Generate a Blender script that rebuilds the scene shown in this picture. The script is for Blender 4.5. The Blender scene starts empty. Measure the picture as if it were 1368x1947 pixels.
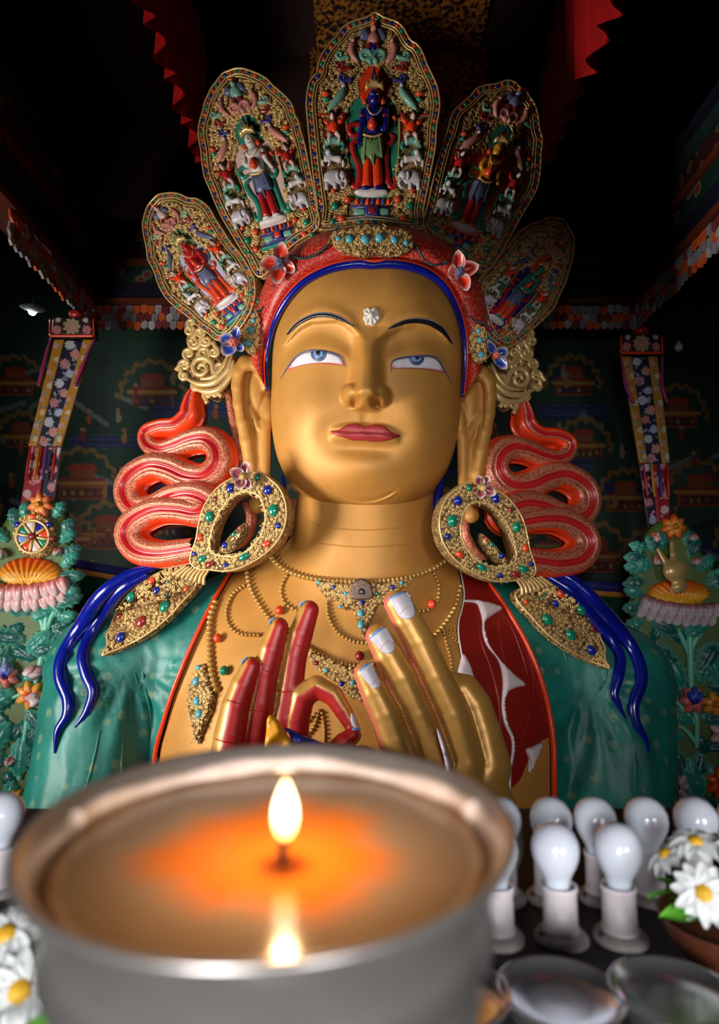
import bpy, math, random
import numpy as np
from mathutils import Vector, Matrix
from mathutils.bvhtree import BVHTree
from mathutils.geometry import delaunay_2d_cdt

random.seed(7)
RNG = np.random.default_rng(7)
SC = bpy.context.scene
COL = SC.collection

# ------------------------------------------------------------------ camera
F, CX, CY = 1200.0, 684.0, 973.5          # focal length and principal point for a 1368 x 1947 frame
PITCH = math.radians(8)
cam_d = bpy.data.cameras.new('camera')
cam_d.sensor_fit = 'VERTICAL'
cam_d.sensor_height = 36.0
cam_d.lens = F / 1947.0 * 36.0
cam_d.clip_start = 0.02
cam_d.dof.use_dof = True
cam_d.dof.focus_distance = 5.8
cam_d.dof.aperture_fstop = 3.9
cam = bpy.data.objects.new('camera', cam_d)
cam.rotation_euler = (math.radians(90) + PITCH, 0, 0)
COL.objects.link(cam)
SC.camera = cam

# ------------------------------------------------------------------ light
world = bpy.data.worlds.new('world')
SC.world = world
world.use_nodes = True
world.node_tree.nodes['Background'].inputs[0].default_value = (0.55, 0.68, 1.0, 1)
world.node_tree.nodes['Background'].inputs[1].default_value = 0.004

def area(name, loc, target, sx, sy, power, color, spread=180):
    l = bpy.data.lights.new(name, 'AREA')
    l.shape = 'RECTANGLE'; l.size = sx; l.size_y = sy; l.energy = power; l.color = color; l.spread = math.radians(spread)
    o = bpy.data.objects.new(name, l)
    o.location = loc
    o.rotation_euler = (Vector(target) - Vector(loc)).to_track_quat('-Z', 'Y').to_euler()
    COL.objects.link(o)
    return o

area('window_daylight_main', (-6.9, 2.7, -0.8), (-0.6, 6.6, 1.3), 2.2, 2.6, 275, (1.0, 0.95, 0.89), 94)
area('window_daylight_rear', (-1.2, -4.6, 0.3), (0.0, 6.5, 0.3), 1.3, 2.0, 44, (0.98, 0.97, 1.0), 56)
area('window_daylight_side', (2.4, -4.6, 0.3), (0.6, 6.5, -0.4), 1.3, 2.0, 30, (0.98, 0.97, 1.0), 56)

SC.view_settings.view_transform = 'Standard'
SC.view_settings.look = 'None'
SC.view_settings.gamma = 1.0
SC.view_settings.exposure = 0.0
SC.view_settings.use_curve_mapping = False

# ------------------------------------------------------------------ pixel <-> world
cp, sp = math.cos(PITCH), math.sin(PITCH)

def rays(p):
    p = np.atleast_2d(np.asarray(p, float))
    dx = (p[:, 0] - CX) / F
    dy = (CY - p[:, 1]) / F
    return np.stack([dx, cp - sp * dy, sp + cp * dy], 1)

def PA(p, Y):
    d = rays(p)
    return d * (np.asarray(Y, float) / d[:, 1])[:, None] if np.ndim(Y) else d * (Y / d[:, 1])[:, None]

def P(x, y, Y):
    return PA([(x, y)], Y)[0]

def proj(w):
    w = np.atleast_2d(w)
    depth = w[:, 1] * cp + w[:, 2] * sp
    up = -w[:, 1] * sp + w[:, 2] * cp
    return np.stack([CX + F * w[:, 0] / depth, CY - F * up / depth], 1)

# ------------------------------------------------------------------ materials
MATS = {}

def _nodes(name):
    m = bpy.data.materials.new(name)
    m.use_nodes = True
    nt = m.node_tree
    return m, nt, nt.nodes['Principled BSDF']

def _noise(nt, scale, detail=4, coord='Object', rough=0.6):
    tc = nt.nodes.new('ShaderNodeTexCoord')
    n = nt.nodes.new('ShaderNodeTexNoise')
    n.inputs['Scale'].default_value = scale
    n.inputs['Detail'].default_value = detail
    n.inputs['Roughness'].default_value = rough
    nt.links.new(tc.outputs[coord], n.inputs['Vector'])
    return n

def _ramp(nt, src, stops):
    r = nt.nodes.new('ShaderNodeValToRGB')
    el = r.color_ramp.elements
    while len(el) < len(stops):
        el.new(0.5)
    for e, (pos, c) in zip(el, stops):
        e.position = pos
        e.color = (*c, 1)
    nt.links.new(src, r.inputs[0])
    return r

def _bump(nt, b, src, strength, dist=0.02):
    bp = nt.nodes.new('ShaderNodeBump')
    bp.inputs['Strength'].default_value = strength
    bp.inputs['Distance'].default_value = dist
    nt.links.new(src, bp.inputs['Height'])
    nt.links.new(bp.outputs[0], b.inputs['Normal'])

def mat(name, col, rough=0.5, metal=0.0, var=0.12, scale=6.0, bump=0.0, bscale=None, bdist=0.02, coat=0.0, emit=None, estr=1.0, trans=0.0, spec=None, sss=0.0):
    """a painted / metal surface: base colour with slight noise variation, optional bump"""
    if name in MATS:
        return MATS[name]
    m, nt, b = _nodes(name)
    c = np.array(col[:3], float)
    if var > 0:
        n = _noise(nt, scale)
        r = _ramp(nt, n.outputs[0], [(0.3, tuple(np.clip(c * (1 - var), 0, 1))), (0.7, tuple(np.clip(c * (1 + var), 0, 1)))])
        nt.links.new(r.outputs[0], b.inputs['Base Color'])
    else:
        b.inputs['Base Color'].default_value = (*c, 1)
    b.inputs['Roughness'].default_value = rough
    b.inputs['Metallic'].default_value = metal
    b.inputs['Coat Weight'].default_value = coat
    b.inputs['Transmission Weight'].default_value = trans
    if spec is not None:
        b.inputs['Specular IOR Level'].default_value = spec
    if sss:
        b.inputs['Subsurface Weight'].default_value = sss
    if emit:
        b.inputs['Emission Color'].default_value = (*emit, 1)
        b.inputs['Emission Strength'].default_value = estr
    if bump:
        bn = _noise(nt, bscale or scale * 4, 5)
        _bump(nt, b, bn.outputs[0], bump, bdist)
    MATS[name] = m
    return m

def filigree(name, hi, lo, scale=14.0, strength=0.9, rough=0.4, metal=0.8):
    """chased gold: winding ridges from distorted noise contours, darker colour in the grooves"""
    if name in MATS:
        return MATS[name]
    m, nt, b = _nodes(name)
    n = _noise(nt, scale, 2)
    n.inputs['Distortion'].default_value = 1.6
    mu = nt.nodes.new('ShaderNodeMath'); mu.operation = 'MULTIPLY'; mu.inputs[1].default_value = 26.0
    sn = nt.nodes.new('ShaderNodeMath'); sn.operation = 'SINE'
    nt.links.new(n.outputs[0], mu.inputs[0]); nt.links.new(mu.outputs[0], sn.inputs[0])
    mr = nt.nodes.new('ShaderNodeMapRange')
    mr.inputs[1].default_value = -1; mr.inputs[2].default_value = 1
    nt.links.new(sn.outputs[0], mr.inputs[0])
    r = _ramp(nt, mr.outputs[0], [(0.05, lo), (0.55, hi)])
    nt.links.new(r.outputs[0], b.inputs['Base Color'])
    b.inputs['Roughness'].default_value = rough
    b.inputs['Metallic'].default_value = metal
    _bump(nt, b, mr.outputs[0], strength, 0.03)
    MATS[name] = m
    return m

def painted(name='painted', rough=0.35, metal=0.0, bump=0.0, bscale=60, attr='Col', mattr=None, bdist=.01):
    """paint whose colours lie in the mesh's own colour attribute"""
    if name in MATS:
        return MATS[name]
    m, nt, b = _nodes(name)
    a = nt.nodes.new('ShaderNodeAttribute'); a.attribute_name = attr
    n = _noise(nt, 9)
    r = _ramp(nt, n.outputs[0], [(0.3, (0.86, 0.86, 0.86)), (0.7, (1, 1, 1))])
    mx = nt.nodes.new('ShaderNodeMixRGB'); mx.blend_type = 'MULTIPLY'; mx.inputs[0].default_value = 1
    nt.links.new(a.outputs['Color'], mx.inputs[1]); nt.links.new(r.outputs[0], mx.inputs[2])
    nt.links.new(mx.outputs[0], b.inputs['Base Color'])
    b.inputs['Roughness'].default_value = rough
    b.inputs['Metallic'].default_value = metal
    if mattr:
        a2 = nt.nodes.new('ShaderNodeAttribute'); a2.attribute_name = mattr
        nt.links.new(a2.outputs['Fac'], b.inputs['Metallic'])
    if bump:
        bn = _noise(nt, bscale, 5)
        _bump(nt, b, bn.outputs[0], bump, bdist)
    MATS[name] = m
    return m

def srgb(r, g, b):
    f = lambda c: (c / 255 / 12.92) if c / 255 <= 0.04045 else ((c / 255 + 0.055) / 1.055) ** 2.4
    return (f(r), f(g), f(b))

# ------------------------------------------------------------------ objects
def empty(name, loc, label=None, cat=None, group=None, parent=None):
    o = bpy.data.objects.new(name, None)
    o.empty_display_size = 0.1
    o.location = loc
    COL.objects.link(o)
    tag(o, label, cat, group)
    if parent:
        attach(o, parent)
    return o

def tag(o, label=None, cat=None, group=None, kind=None):
    if label: o['label'] = label
    if cat: o['category'] = cat
    if group: o['group'] = group
    if kind: o['kind'] = kind
    return o

def world_loc(o):
    """translation matrix of an ancestor chain (empties carry location only)"""
    M = Matrix.Identity(4)
    while o is not None:
        M = o.matrix_parent_inverse @ o.matrix_basis @ M if o.parent else o.matrix_basis @ M
        o = o.parent
    return M

def attach(o, parent):
    o.parent = parent
    o.matrix_parent_inverse = world_loc(parent).inverted()

def mesh(name, V, Fc, smooth=True, col=None):
    me = bpy.data.meshes.new(name)
    V = np.asarray(V, float)
    if isinstance(Fc, np.ndarray):
        k = Fc.shape[1]; nf = len(Fc)
        me.vertices.add(len(V)); me.vertices.foreach_set('co', V.ravel())
        me.loops.add(nf * k); me.loops.foreach_set('vertex_index', Fc.ravel().astype(np.int32))
        me.polygons.add(nf); me.polygons.foreach_set('loop_start', np.arange(0, nf * k, k, dtype=np.int32))
        me.update(calc_edges=True)
    else:
        me.from_pydata([tuple(v) for v in V], [], Fc)
        me.update()
    if smooth:
        me.polygons.foreach_set('use_smooth', np.ones(len(me.polygons), bool))
    if col is not None:
        set_col(me, col)
    return me

def set_col(me, col, name='Col'):
    a = me.color_attributes.new(name, 'FLOAT_COLOR', 'POINT')
    c = np.ones((len(me.vertices), 4), np.float32)
    c[:, :3] = col
    a.data.foreach_set('color', c.ravel())

def ob(name, me, m=None, parent=None, mats=None):
    if m is not None and len(me.materials) == 0:
        me.materials.append(m)
    o = bpy.data.objects.new(name, me)
    COL.objects.link(o)
    if parent is not None:
        attach(o, parent)
    return o

class MB:
    """collects vertices and faces; build() makes one mesh object"""
    def __init__(s):
        s.V = []; s.F = []; s.C = []
    def add(s, V, Fc, c=None):
        k = len(s.V)
        s.V.extend([tuple(v) for v in V])
        s.F.extend([tuple(int(i) + k for i in f) for f in Fc])
        s.C.extend([c if c is not None else (1, 1, 1)] * len(V))
        return s
    def me(s, name, smooth=True, col=False):
        return mesh(name, np.array(s.V), s.F, smooth, np.array(s.C) if col else None)
    def build(s, name, m, parent=None, smooth=True, col=False):
        return ob(name, s.me(name, smooth, col), m, parent)

def unit(v):
    v = np.asarray(v, float)
    return v / (np.linalg.norm(v) + 1e-12)

def spline(pts, n, closed=False):
    """Catmull-Rom through points (any dimension), n samples evenly by length"""
    p = np.asarray(pts, float)
    if closed:
        q = np.vstack([p[-1], p, p[0], p[1]])
    else:
        q = np.vstack([2 * p[0] - p[1], p, 2 * p[-1] - p[-2]])
    out = []
    for i in range(1, len(q) - 2):
        t = np.linspace(0, 1, 14, endpoint=False)[:, None]
        a, b, c, d = q[i - 1], q[i], q[i + 1], q[i + 2]
        out.append(0.5 * ((2 * b) + (c - a) * t + (2 * a - 5 * b + 4 * c - d) * t ** 2 + (3 * b - a - 3 * c + d) * t ** 3))
    out = np.vstack(out + [q[-2][None]])
    L = np.r_[0, np.cumsum(np.linalg.norm(np.diff(out[:, :2] if p.shape[1] != 3 else out, axis=0), axis=1))]
    s = np.linspace(0, L[-1], n + 1 if closed else n)
    if closed: s = s[:-1]
    return np.stack([np.interp(s, L, out[:, k]) for k in range(p.shape[1])], 1)

def plen(pts, closed=False):
    p = np.asarray(pts, float)[:, :2]
    if closed: p = np.vstack([p, p[0]])
    return np.linalg.norm(np.diff(p, axis=0), axis=1).sum()

def tube_vf(pts, rad, sides=8, up=None, flat=1.0, cap=True):
    pts = np.asarray(pts, float); n = len(pts)
    rad = np.full(n, rad) if np.ndim(rad) == 0 else np.asarray(rad, float)
    T = np.gradient(pts, axis=0); T /= np.linalg.norm(T, axis=1)[:, None] + 1e-12
    if up is None:
        up = np.array([0, -1, 0.0]) if abs(T[0][1]) < 0.8 else np.array([0, 0, 1.0])
    V = []; u = np.asarray(up, float)
    for i in range(n):
        u = u - T[i] * np.dot(u, T[i]); u = unit(u)
        s = np.cross(T[i], u)
        for k in range(sides):
            a = 2 * math.pi * k / sides
            V.append(pts[i] + rad[i] * (math.cos(a) * u * flat + math.sin(a) * s))
    Fc = [(i * sides + k, i * sides + (k + 1) % sides, (i + 1) * sides + (k + 1) % sides, (i + 1) * sides + k) for i in range(n - 1) for k in range(sides)]
    if cap:
        Fc.append(tuple(range(sides - 1, -1, -1)))
        Fc.append(tuple((n - 1) * sides + k for k in range(sides)))
    return np.array(V), Fc

def tube(name, pts, rad, m, parent=None, sides=8, up=None, flat=1.0):
    V, Fc = tube_vf(pts, rad, sides, up, flat)
    return ob(name, mesh(name, V, Fc), m, parent)

def box_vf(c, s, R=None):
    c = np.asarray(c, float); s = np.asarray(s, float) / 2
    V = np.array([[x, y, z] for x in (-1, 1) for y in (-1, 1) for z in (-1, 1)], float) * s
    if R is not None: V = V @ np.asarray(R).T
    return V + c, [(0, 1, 3, 2), (4, 6, 7, 5), (0, 4, 5, 1), (2, 3, 7, 6), (0, 2, 6, 4), (1, 5, 7, 3)]

def lathe_vf(prof, seg=32, z0=0.0):
    """prof: list of (radius, z); closed at radius 0 ends"""
    V = []; Fc = []
    for r, z in prof:
        for k in range(seg):
            a = 2 * math.pi * k / seg
            V.append((r * math.cos(a), r * math.sin(a), z + z0))
    for i in range(len(prof) - 1):
        for k in range(seg):
            Fc.append((i * seg + k, i * seg + (k + 1) % seg, (i + 1) * seg + (k + 1) % seg, (i + 1) * seg + k))
    if prof[0][0] > 1e-6: Fc.append(tuple(range(seg - 1, -1, -1)))
    if prof[-1][0] > 1e-6: Fc.append(tuple((len(prof) - 1) * seg + k for k in range(seg)))
    return np.array(V), Fc

# ------------------------------------------------------------------ implicit modelling
def sd_cone(X, a, b, ra, rb, sq=None):
    a = np.asarray(a, float); b = np.asarray(b, float); d = b - a
    t = np.clip(((X - a) @ d) / (d @ d + 1e-12), 0, 1)
    q = X - (a + t[..., None] * d)
    return np.sqrt((q * q).sum(-1)) - (ra + (rb - ra) * t)

def sd_ell(X, c, r, R=None):
    q = X - np.asarray(c, float)
    if R is not None: q = q @ np.asarray(R)
    r = np.asarray(r, float)
    k0 = np.sqrt(((q / r) ** 2).sum(-1)); k1 = np.sqrt(((q / r ** 2) ** 2).sum(-1)) + 1e-9
    return k0 * (k0 - 1) / k1

def smin(a, b, k):
    h = np.clip(0.5 + 0.5 * (b - a) / k, 0, 1)
    return b + (a - b) * h - k * h * (1 - h)

def surface_nets(vol, org, h):
    s = vol < 0
    nx, ny, nz = vol.shape
    cnt = np.zeros((nx - 1, ny - 1, nz - 1), np.int8)
    pos = np.zeros((nx - 1, ny - 1, nz - 1, 3)); num = np.zeros((nx - 1, ny - 1, nz - 1))
    sl = lambda o, n: slice(o, n - 1 + o)
    corner = lambda o: (sl(o[0], nx), sl(o[1], ny), sl(o[2], nz))
    C = [(i, j, k) for i in (0, 1) for j in (0, 1) for k in (0, 1)]
    for a in C:
        for ax in range(3):
            if a[ax]: continue
            b = list(a); b[ax] = 1; b = tuple(b)
            va, vb = vol[corner(a)], vol[corner(b)]
            x = s[corner(a)] != s[corner(b)]
            t = np.where(x, va / np.where(va == vb, 1, va - vb), 0)
            for k in range(3):
                pos[..., k] += np.where(x, a[k] + (t if k == ax else 0), 0)
            num += x
    act = num > 0
    idx = np.full(act.shape, -1, np.int64); idx[act] = np.arange(act.sum())
    base = np.stack(np.nonzero(act), 1)
    V = (base + pos[act] / num[act][:, None]) * h + np.asarray(org)
    Q = []
    for ax in range(3):
        o1, o2 = [(1, 2), (2, 0), (0, 1)][ax]
        lo = [slice(None)] * 3; hi = [slice(None)] * 3
        lo[ax] = slice(0, -1); hi[ax] = slice(1, None)
        e = s[tuple(lo)] != s[tuple(hi)]
        I = np.stack(np.nonzero(e), 1)
        ok = (I[:, o1] > 0) & (I[:, o2] > 0) & (I[:, o1] < vol.shape[o1] - 1) & (I[:, o2] < vol.shape[o2] - 1)
        I = I[ok]
        fl = s[I[:, 0], I[:, 1], I[:, 2]]
        q = []
        for d1, d2 in ((-1, -1), (0, -1), (0, 0), (-1, 0)):
            J = I.copy(); J[:, o1] += d1; J[:, o2] += d2
            q.append(idx[J[:, 0], J[:, 1], J[:, 2]])
        q = np.stack(q, 1)
        q[~fl] = q[~fl][:, ::-1]
        Q.append(q)
    return V, np.vstack(Q)

def grid3(lo, hi, h):
    ax = [np.arange(lo[k], hi[k] + h, h) for k in range(3)]
    return np.stack(np.meshgrid(*ax, indexing='ij'), -1)

def sdf_mesh(fn, lo, hi, h):
    X = grid3(lo, hi, h)
    return surface_nets(fn(X), np.asarray(lo, float), h)

def smooth_mesh(V, Q, it=2, lam=0.5):
    V = V.copy()
    a = np.concatenate([Q[:, i] for i in range(Q.shape[1])])
    b = np.concatenate([Q[:, (i + 1) % Q.shape[1]] for i in range(Q.shape[1])])
    cnt = np.bincount(a, minlength=len(V)) + np.bincount(b, minlength=len(V))
    for _ in range(it):
        S = np.stack([np.bincount(a, V[b, k], len(V)) + np.bincount(b, V[a, k], len(V)) for k in range(3)], 1)
        V += lam * (S / np.maximum(cnt, 1)[:, None] - V)
    return V

# ------------------------------------------------------------------ surfaces reached by pixel rays
class PlaneMap:
    def __init__(s, o, n):
        s.o = np.asarray(o, float); s.n = unit(n)
    def __call__(s, p):
        d = rays(p)
        t = (s.o @ s.n) / (d @ s.n)
        return d * t[:, None], np.tile(s.n, (len(d), 1))

class SurfMap:
    """first surface met by the ray; where it misses, the depth of the nearest hit"""
    def __init__(s, V, Fc, Yfall):
        s.b = BVHTree.FromPolygons([tuple(v) for v in V], [tuple(int(i) for i in f) for f in Fc])
        s.Y = Yfall
    def __call__(s, p):
        d = rays(p); O = []; N = []
        last = None
        for k in range(len(d)):
            r = s.b.ray_cast(Vector((0, 0, 0)), Vector(d[k]))
            if r[0] is not None:
                n = np.array(r[1])
                if n @ d[k] > 0: n = -n
                O.append(np.array(r[0])); N.append(n); last = (O[-1][1], n)
            else:
                Y, n = last if last else (s.Y, np.array([0, -1.0, 0]))
                O.append(d[k] * Y / d[k][1]); N.append(n)
        return np.array(O), np.array(N)

def inpoly(p, poly):
    p = np.atleast_2d(p); poly = np.asarray(poly, float)
    x, y = p[:, 0], p[:, 1]
    c = np.zeros(len(p), bool)
    x1, y1 = poly[:, 0], poly[:, 1]; x2, y2 = np.roll(x1, -1), np.roll(y1, -1)
    for a, b, e, f in zip(x1, y1, x2, y2):
        if b == f: continue
        c ^= ((b > y) != (f > y)) & (x < (e - a) * (y - b) / (f - b) + a)
    return c

def pdist(p, poly, closed=True):
    p = np.atleast_2d(np.asarray(p, float)); q = np.asarray(poly, float)[:, :2]
    A = q if closed else q[:-1]; B = np.roll(q, -1, 0) if closed else q[1:]
    best = np.full(len(p), 1e9)
    for a, b in zip(A, B):
        d = b - a; t = np.clip(((p - a) @ d) / (d @ d + 1e-12), 0, 1)
        best = np.minimum(best, np.linalg.norm(p - (a + t[:, None] * d), axis=1))
    return best

def slab(name, outline, mp, m, parent=None, H=0.02, bw=None, thick=0.03, step=5.0, holes=(), off=0.0, hfn=None, back=False, smoothed=True, colfn=None, warp=None):
    """a solid piece standing on a surface: outline in photo pixels, domed or relief front, side walls"""
    ol = spline(outline, max(6, int(plen(outline, True) / step)), True) if smoothed else np.asarray(outline, float)
    hs = [spline(h, max(6, int(plen(h, True) / step)), True) for h in holes]
    lo, hi = ol.min(0), ol.max(0)
    gx, gy = np.meshgrid(np.arange(lo[0], hi[0], step), np.arange(lo[1], hi[1], step * 0.87))
    gx = gx + (np.arange(gx.shape[0]) % 2)[:, None] * step / 2
    g = np.stack([gx.ravel(), gy.ravel()], 1)
    if len(g):
        ok = inpoly(g, ol)
        for h in hs: ok &= ~inpoly(g, h)
        g = g[ok]
    if len(g):
        d = pdist(g, ol)
        for h in hs: d = np.minimum(d, pdist(g, h))
        g = g[d > step * 0.45]
    loops = [ol] + hs
    pts = np.vstack(loops + [g]) if len(g) else np.vstack(loops)
    edges = []; k = 0; rims = []
    for l in loops:
        n = len(l); edges += [(k + i, k + (i + 1) % n) for i in range(n)]
        rims.append((k, n)); k += n
    ctr = pts.mean(0)
    r = delaunay_2d_cdt([Vector(q - ctr) for q in pts], edges, [], 0, 1e-6)
    V2 = np.array([tuple(v) for v in r[0]]) + ctr
    tri = np.array([t for t in r[2] if len(t) == 3])
    cen = V2[tri].mean(1)
    ok = inpoly(cen, ol)
    for h in hs: ok &= ~inpoly(cen, h)
    tri = tri[ok]
    d = pdist(V2, ol)
    for h in hs: d = np.minimum(d, pdist(V2, h))
    if hfn is not None:
        z = hfn(V2, d)
    else:
        b = bw or max(d.max(), 1e-6)
        z = H * np.sqrt(np.clip(1 - (1 - np.clip(d / b, 0, 1)) ** 2, 0, 1))
    O, N = mp(V2)
    Vf = O + N * (off + z)[:, None]
    # orient towards the camera
    a, b_, c = Vf[tri[0, 0]], Vf[tri[0, 1]], Vf[tri[0, 2]]
    area2 = (V2[tri[:, 1], 0] - V2[tri[:, 0], 0]) * (V2[tri[:, 2], 1] - V2[tri[:, 0], 1]) - (V2[tri[:, 1], 1] - V2[tri[:, 0], 1]) * (V2[tri[:, 2], 0] - V2[tri[:, 0], 0])
    tri = np.where((area2 > 0)[:, None], tri[:, ::-1], tri)
    nV = len(Vf)
    Vb = O + N * (off - thick)
    # boundary edges from the triangles themselves
    e = {}
    for t in tri:
        for i in range(3):
            k2 = (int(t[i]), int(t[(i + 1) % 3])); e[k2] = 1
    bd = [k2 for k2 in e if (k2[1], k2[0]) not in e]
    Fc = [tuple(int(i) for i in t) for t in tri]
    if back:
        Vall = np.vstack([Vf, Vb])
        Fc += [(a + 0 + nV, c + nV, b + nV) for a, b, c in Fc]
        Fc += [(b, a, a + nV, b + nV) for a, b in bd]
    else:
        used = sorted({i for k2 in bd for i in k2}); mpb = {v: nV + i for i, v in enumerate(used)}
        Vall = np.vstack([Vf, Vb[used]])
        Fc += [(b, a, mpb[a], mpb[b]) for a, b in bd]
    me = mesh(name, Vall, Fc)
    if colfn is not None:
        c = colfn(V2, d)
        set_col(me, np.vstack([c, c if back else c[used]]))
    return ob(name, me, m, parent)

def ellipse(cx, cy, rx, ry, ang=0, n=20):
    t = np.linspace(0, 2 * math.pi, n, endpoint=False); a = math.radians(ang)
    x, y = rx * np.cos(t), ry * np.sin(t)
    return np.stack([cx + x * math.cos(a) - y * math.sin(a), cy + x * math.sin(a) + y * math.cos(a)], 1)

def on(mp, pts, off=0.0):
    O, N = mp(pts)
    return O + N * np.asarray(off).reshape(-1, 1) if np.ndim(off) else O + N * off

def strip(name, px, rad_px, mp, m, parent, off=0.0, sides=8, n=None, flat=1.0, step=4, ease=0):
    """a tube lying on a surface along a pixel path; radius in pixels"""
    c = spline(px, n or max(4, int(plen(px) / step)))
    O, N = mp(c)
    if ease:
        k = np.ones(2 * ease + 1) / (2 * ease + 1)
        for _ in range(2):
            Y = np.convolve(np.r_[[O[0, 1]] * ease, O[:, 1], [O[-1, 1]] * ease], k, 'valid')
            O = PA(c, Y)
        N[:] = unit(N.mean(0))
    s = np.linalg.norm(O, axis=1) / F * 0.97
    r = (np.interp(np.linspace(0, 1, len(c)), np.linspace(0, 1, len(rad_px)), rad_px) if np.ndim(rad_px) else np.full(len(c), rad_px)) * s
    return tube(name, O + N * off, r, m, parent, sides, up=N[0], flat=flat)

# shared small solids
def _dome(seg=10, rings=4):
    prof = [(math.cos(a), math.sin(a)) for a in np.linspace(0, math.pi / 2 * 0.98, rings)]
    V, Fc = lathe_vf([(1.0, -0.5)] + prof, seg)
    return mesh('gem', V, Fc)

def _ball(seg=8, rings=6):
    prof = [(max(math.sin(a), 1e-3), -math.cos(a)) for a in np.linspace(0.02, math.pi - 0.02, rings)]
    V, Fc = lathe_vf(prof, seg)
    return mesh('bead', V, Fc)

SHARED = {}
def shared(kind, m):
    k = (kind, m.name)
    if k not in SHARED:
        me = {'gem': _dome, 'bead': _ball}[kind]()
        me.materials.append(m)
        SHARED[k] = me
    return SHARED[k]

def place(name, me, O, N, T, sx, sy, sz, parent):
    """object from a shared mesh: local z along N, local x along T"""
    N = unit(N); T = unit(np.asarray(T) - N * np.dot(T, N)); B = np.cross(N, T)
    o = bpy.data.objects.new(name, me)
    M = Matrix(((T[0] * sx, B[0] * sy, N[0] * sz, O[0]), (T[1] * sx, B[1] * sy, N[1] * sz, O[1]), (T[2] * sx, B[2] * sy, N[2] * sz, O[2]), (0, 0, 0, 1)))
    COL.objects.link(o)
    if parent is not None:
        attach(o, parent)
    o.matrix_basis = M
    return o

def gem(mp, x, y, rx, ry, ang, m, parent, h=0.6, name='gem', off=0.0):
    O, N = mp([(x, y)]); a = math.radians(ang)
    O2, _ = mp([(x + math.cos(a), y + math.sin(a))])
    T = unit(O2[0] - O[0]); s = np.linalg.norm(O[0]) / F
    return place(name, shared('gem', m), O[0] + N[0] * off, N[0], T, rx * s, ry * s, h * min(rx, ry) * s, parent)

def beads(mp, path, r, sp, m, parent, name='bead', squash=0.75, off=0.5, taper=None):
    n = max(2, int(plen(spline(path, 60)) / sp))
    c = spline(path, n)
    O, N = mp(c)
    for i in range(n):
        T = O[min(i + 1, n - 1)] - O[max(i - 1, 0)]
        s = np.linalg.norm(O[i]) / F
        q = r * (taper(i / max(1, n - 1)) if taper else 1.0) * s
        place(name, shared('bead', m), O[i] + N[i] * q * off, N[i], T, q * squash, q, q, parent)

# ------------------------------------------------------------------ palette
GOLD = mat('gold_paint', srgb(190, 134, 60), 0.54, 0.24, 0.10, 2.2, 0.22, 9, 0.01)
GOLD2 = mat('gold_carved', srgb(214, 178, 116), 0.36, 0.4, 0.15, 5)
FIL = filigree('gold_filigree', srgb(212, 176, 114), srgb(108, 74, 38), 9.0, metal=.45)
FILF = filigree('gold_filigree_fine', srgb(214, 178, 118), srgb(122, 86, 46), 16.0, metal=.45)
BEAD = mat('gold_bead', srgb(200, 158, 86), 0.28, 0.5, 0.1, 5)
ULTRA = mat('ultramarine_paint', srgb(8, 20, 120), 0.22, 0, 0.15, 5, 0.2, 8, 0.02, coat=0.3)
TEALG = mat('gem_green', srgb(18, 120, 92), 0.15, 0, 0.1, 20, coat=0.5)
BLUEG = mat('gem_blue', srgb(24, 38, 130), 0.15, 0, 0.1, 20, coat=0.5)
REDG = mat('gem_orange', srgb(214, 70, 36), 0.2, 0, 0.1, 20, coat=0.4)
MARG = mat('gem_maroon', srgb(136, 36, 34), 0.2, 0, 0.1, 20, coat=0.4)
TURQ = mat('turquoise_stone', srgb(80, 160, 176), 0.3, 0, 0.3, 40)
ORANGE = mat('orange_paint', srgb(226, 62, 22), 0.3, 0, 0.1, 4, 0.1, 10, coat=0.2)
MAROON = mat('maroon_paint', srgb(134, 26, 18), 0.35, 0, 0.15, 3, 0.15, 10)
CRIMSON = mat('crimson_paint', srgb(176, 32, 34), 0.3, 0, 0.12, 4, coat=0.2)
WHITE = mat('white_paint', srgb(206, 196, 190), 0.4, 0, 0.05, 5)
GREYW = mat('pearl_paint', srgb(190, 182, 186), 0.35, 0, 0.1, 12)
JADE = mat('jade_paint', srgb(46, 128, 104), 0.3, 0, 0.12, 8, coat=0.2)
TEAL = mat('teal_paint', srgb(26, 128, 112), 0.35, 0, 0.15, 5, coat=0.1)
MINT = mat('mint_paint', srgb(112, 164, 144), 0.35, 0, 0.12, 8)
ROSE = mat('rose_paint', srgb(196, 128, 116), 0.4, 0, 0.12, 8)
BLACK = mat('black_paint', (0.006, 0.006, 0.01), 0.35, 0, 0)
SKYB = mat('sky_blue_paint', srgb(112, 140, 196), 0.35, 0, 0.08, 8)
SLATE = mat('slate_paint', srgb(92, 98, 128), 0.35, 0, 0.15, 10)
CLOUD = mat('indigo_paint', srgb(52, 50, 118), 0.3, 0, 0.15, 10)
OCHRE = mat('ochre_paint', srgb(192, 128, 30), 0.35, 0.2, 0.12, 6)
LEAFG = mat('olive_ground_paint', srgb(72, 94, 34), 0.5, 0, 0.15, 6)

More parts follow.
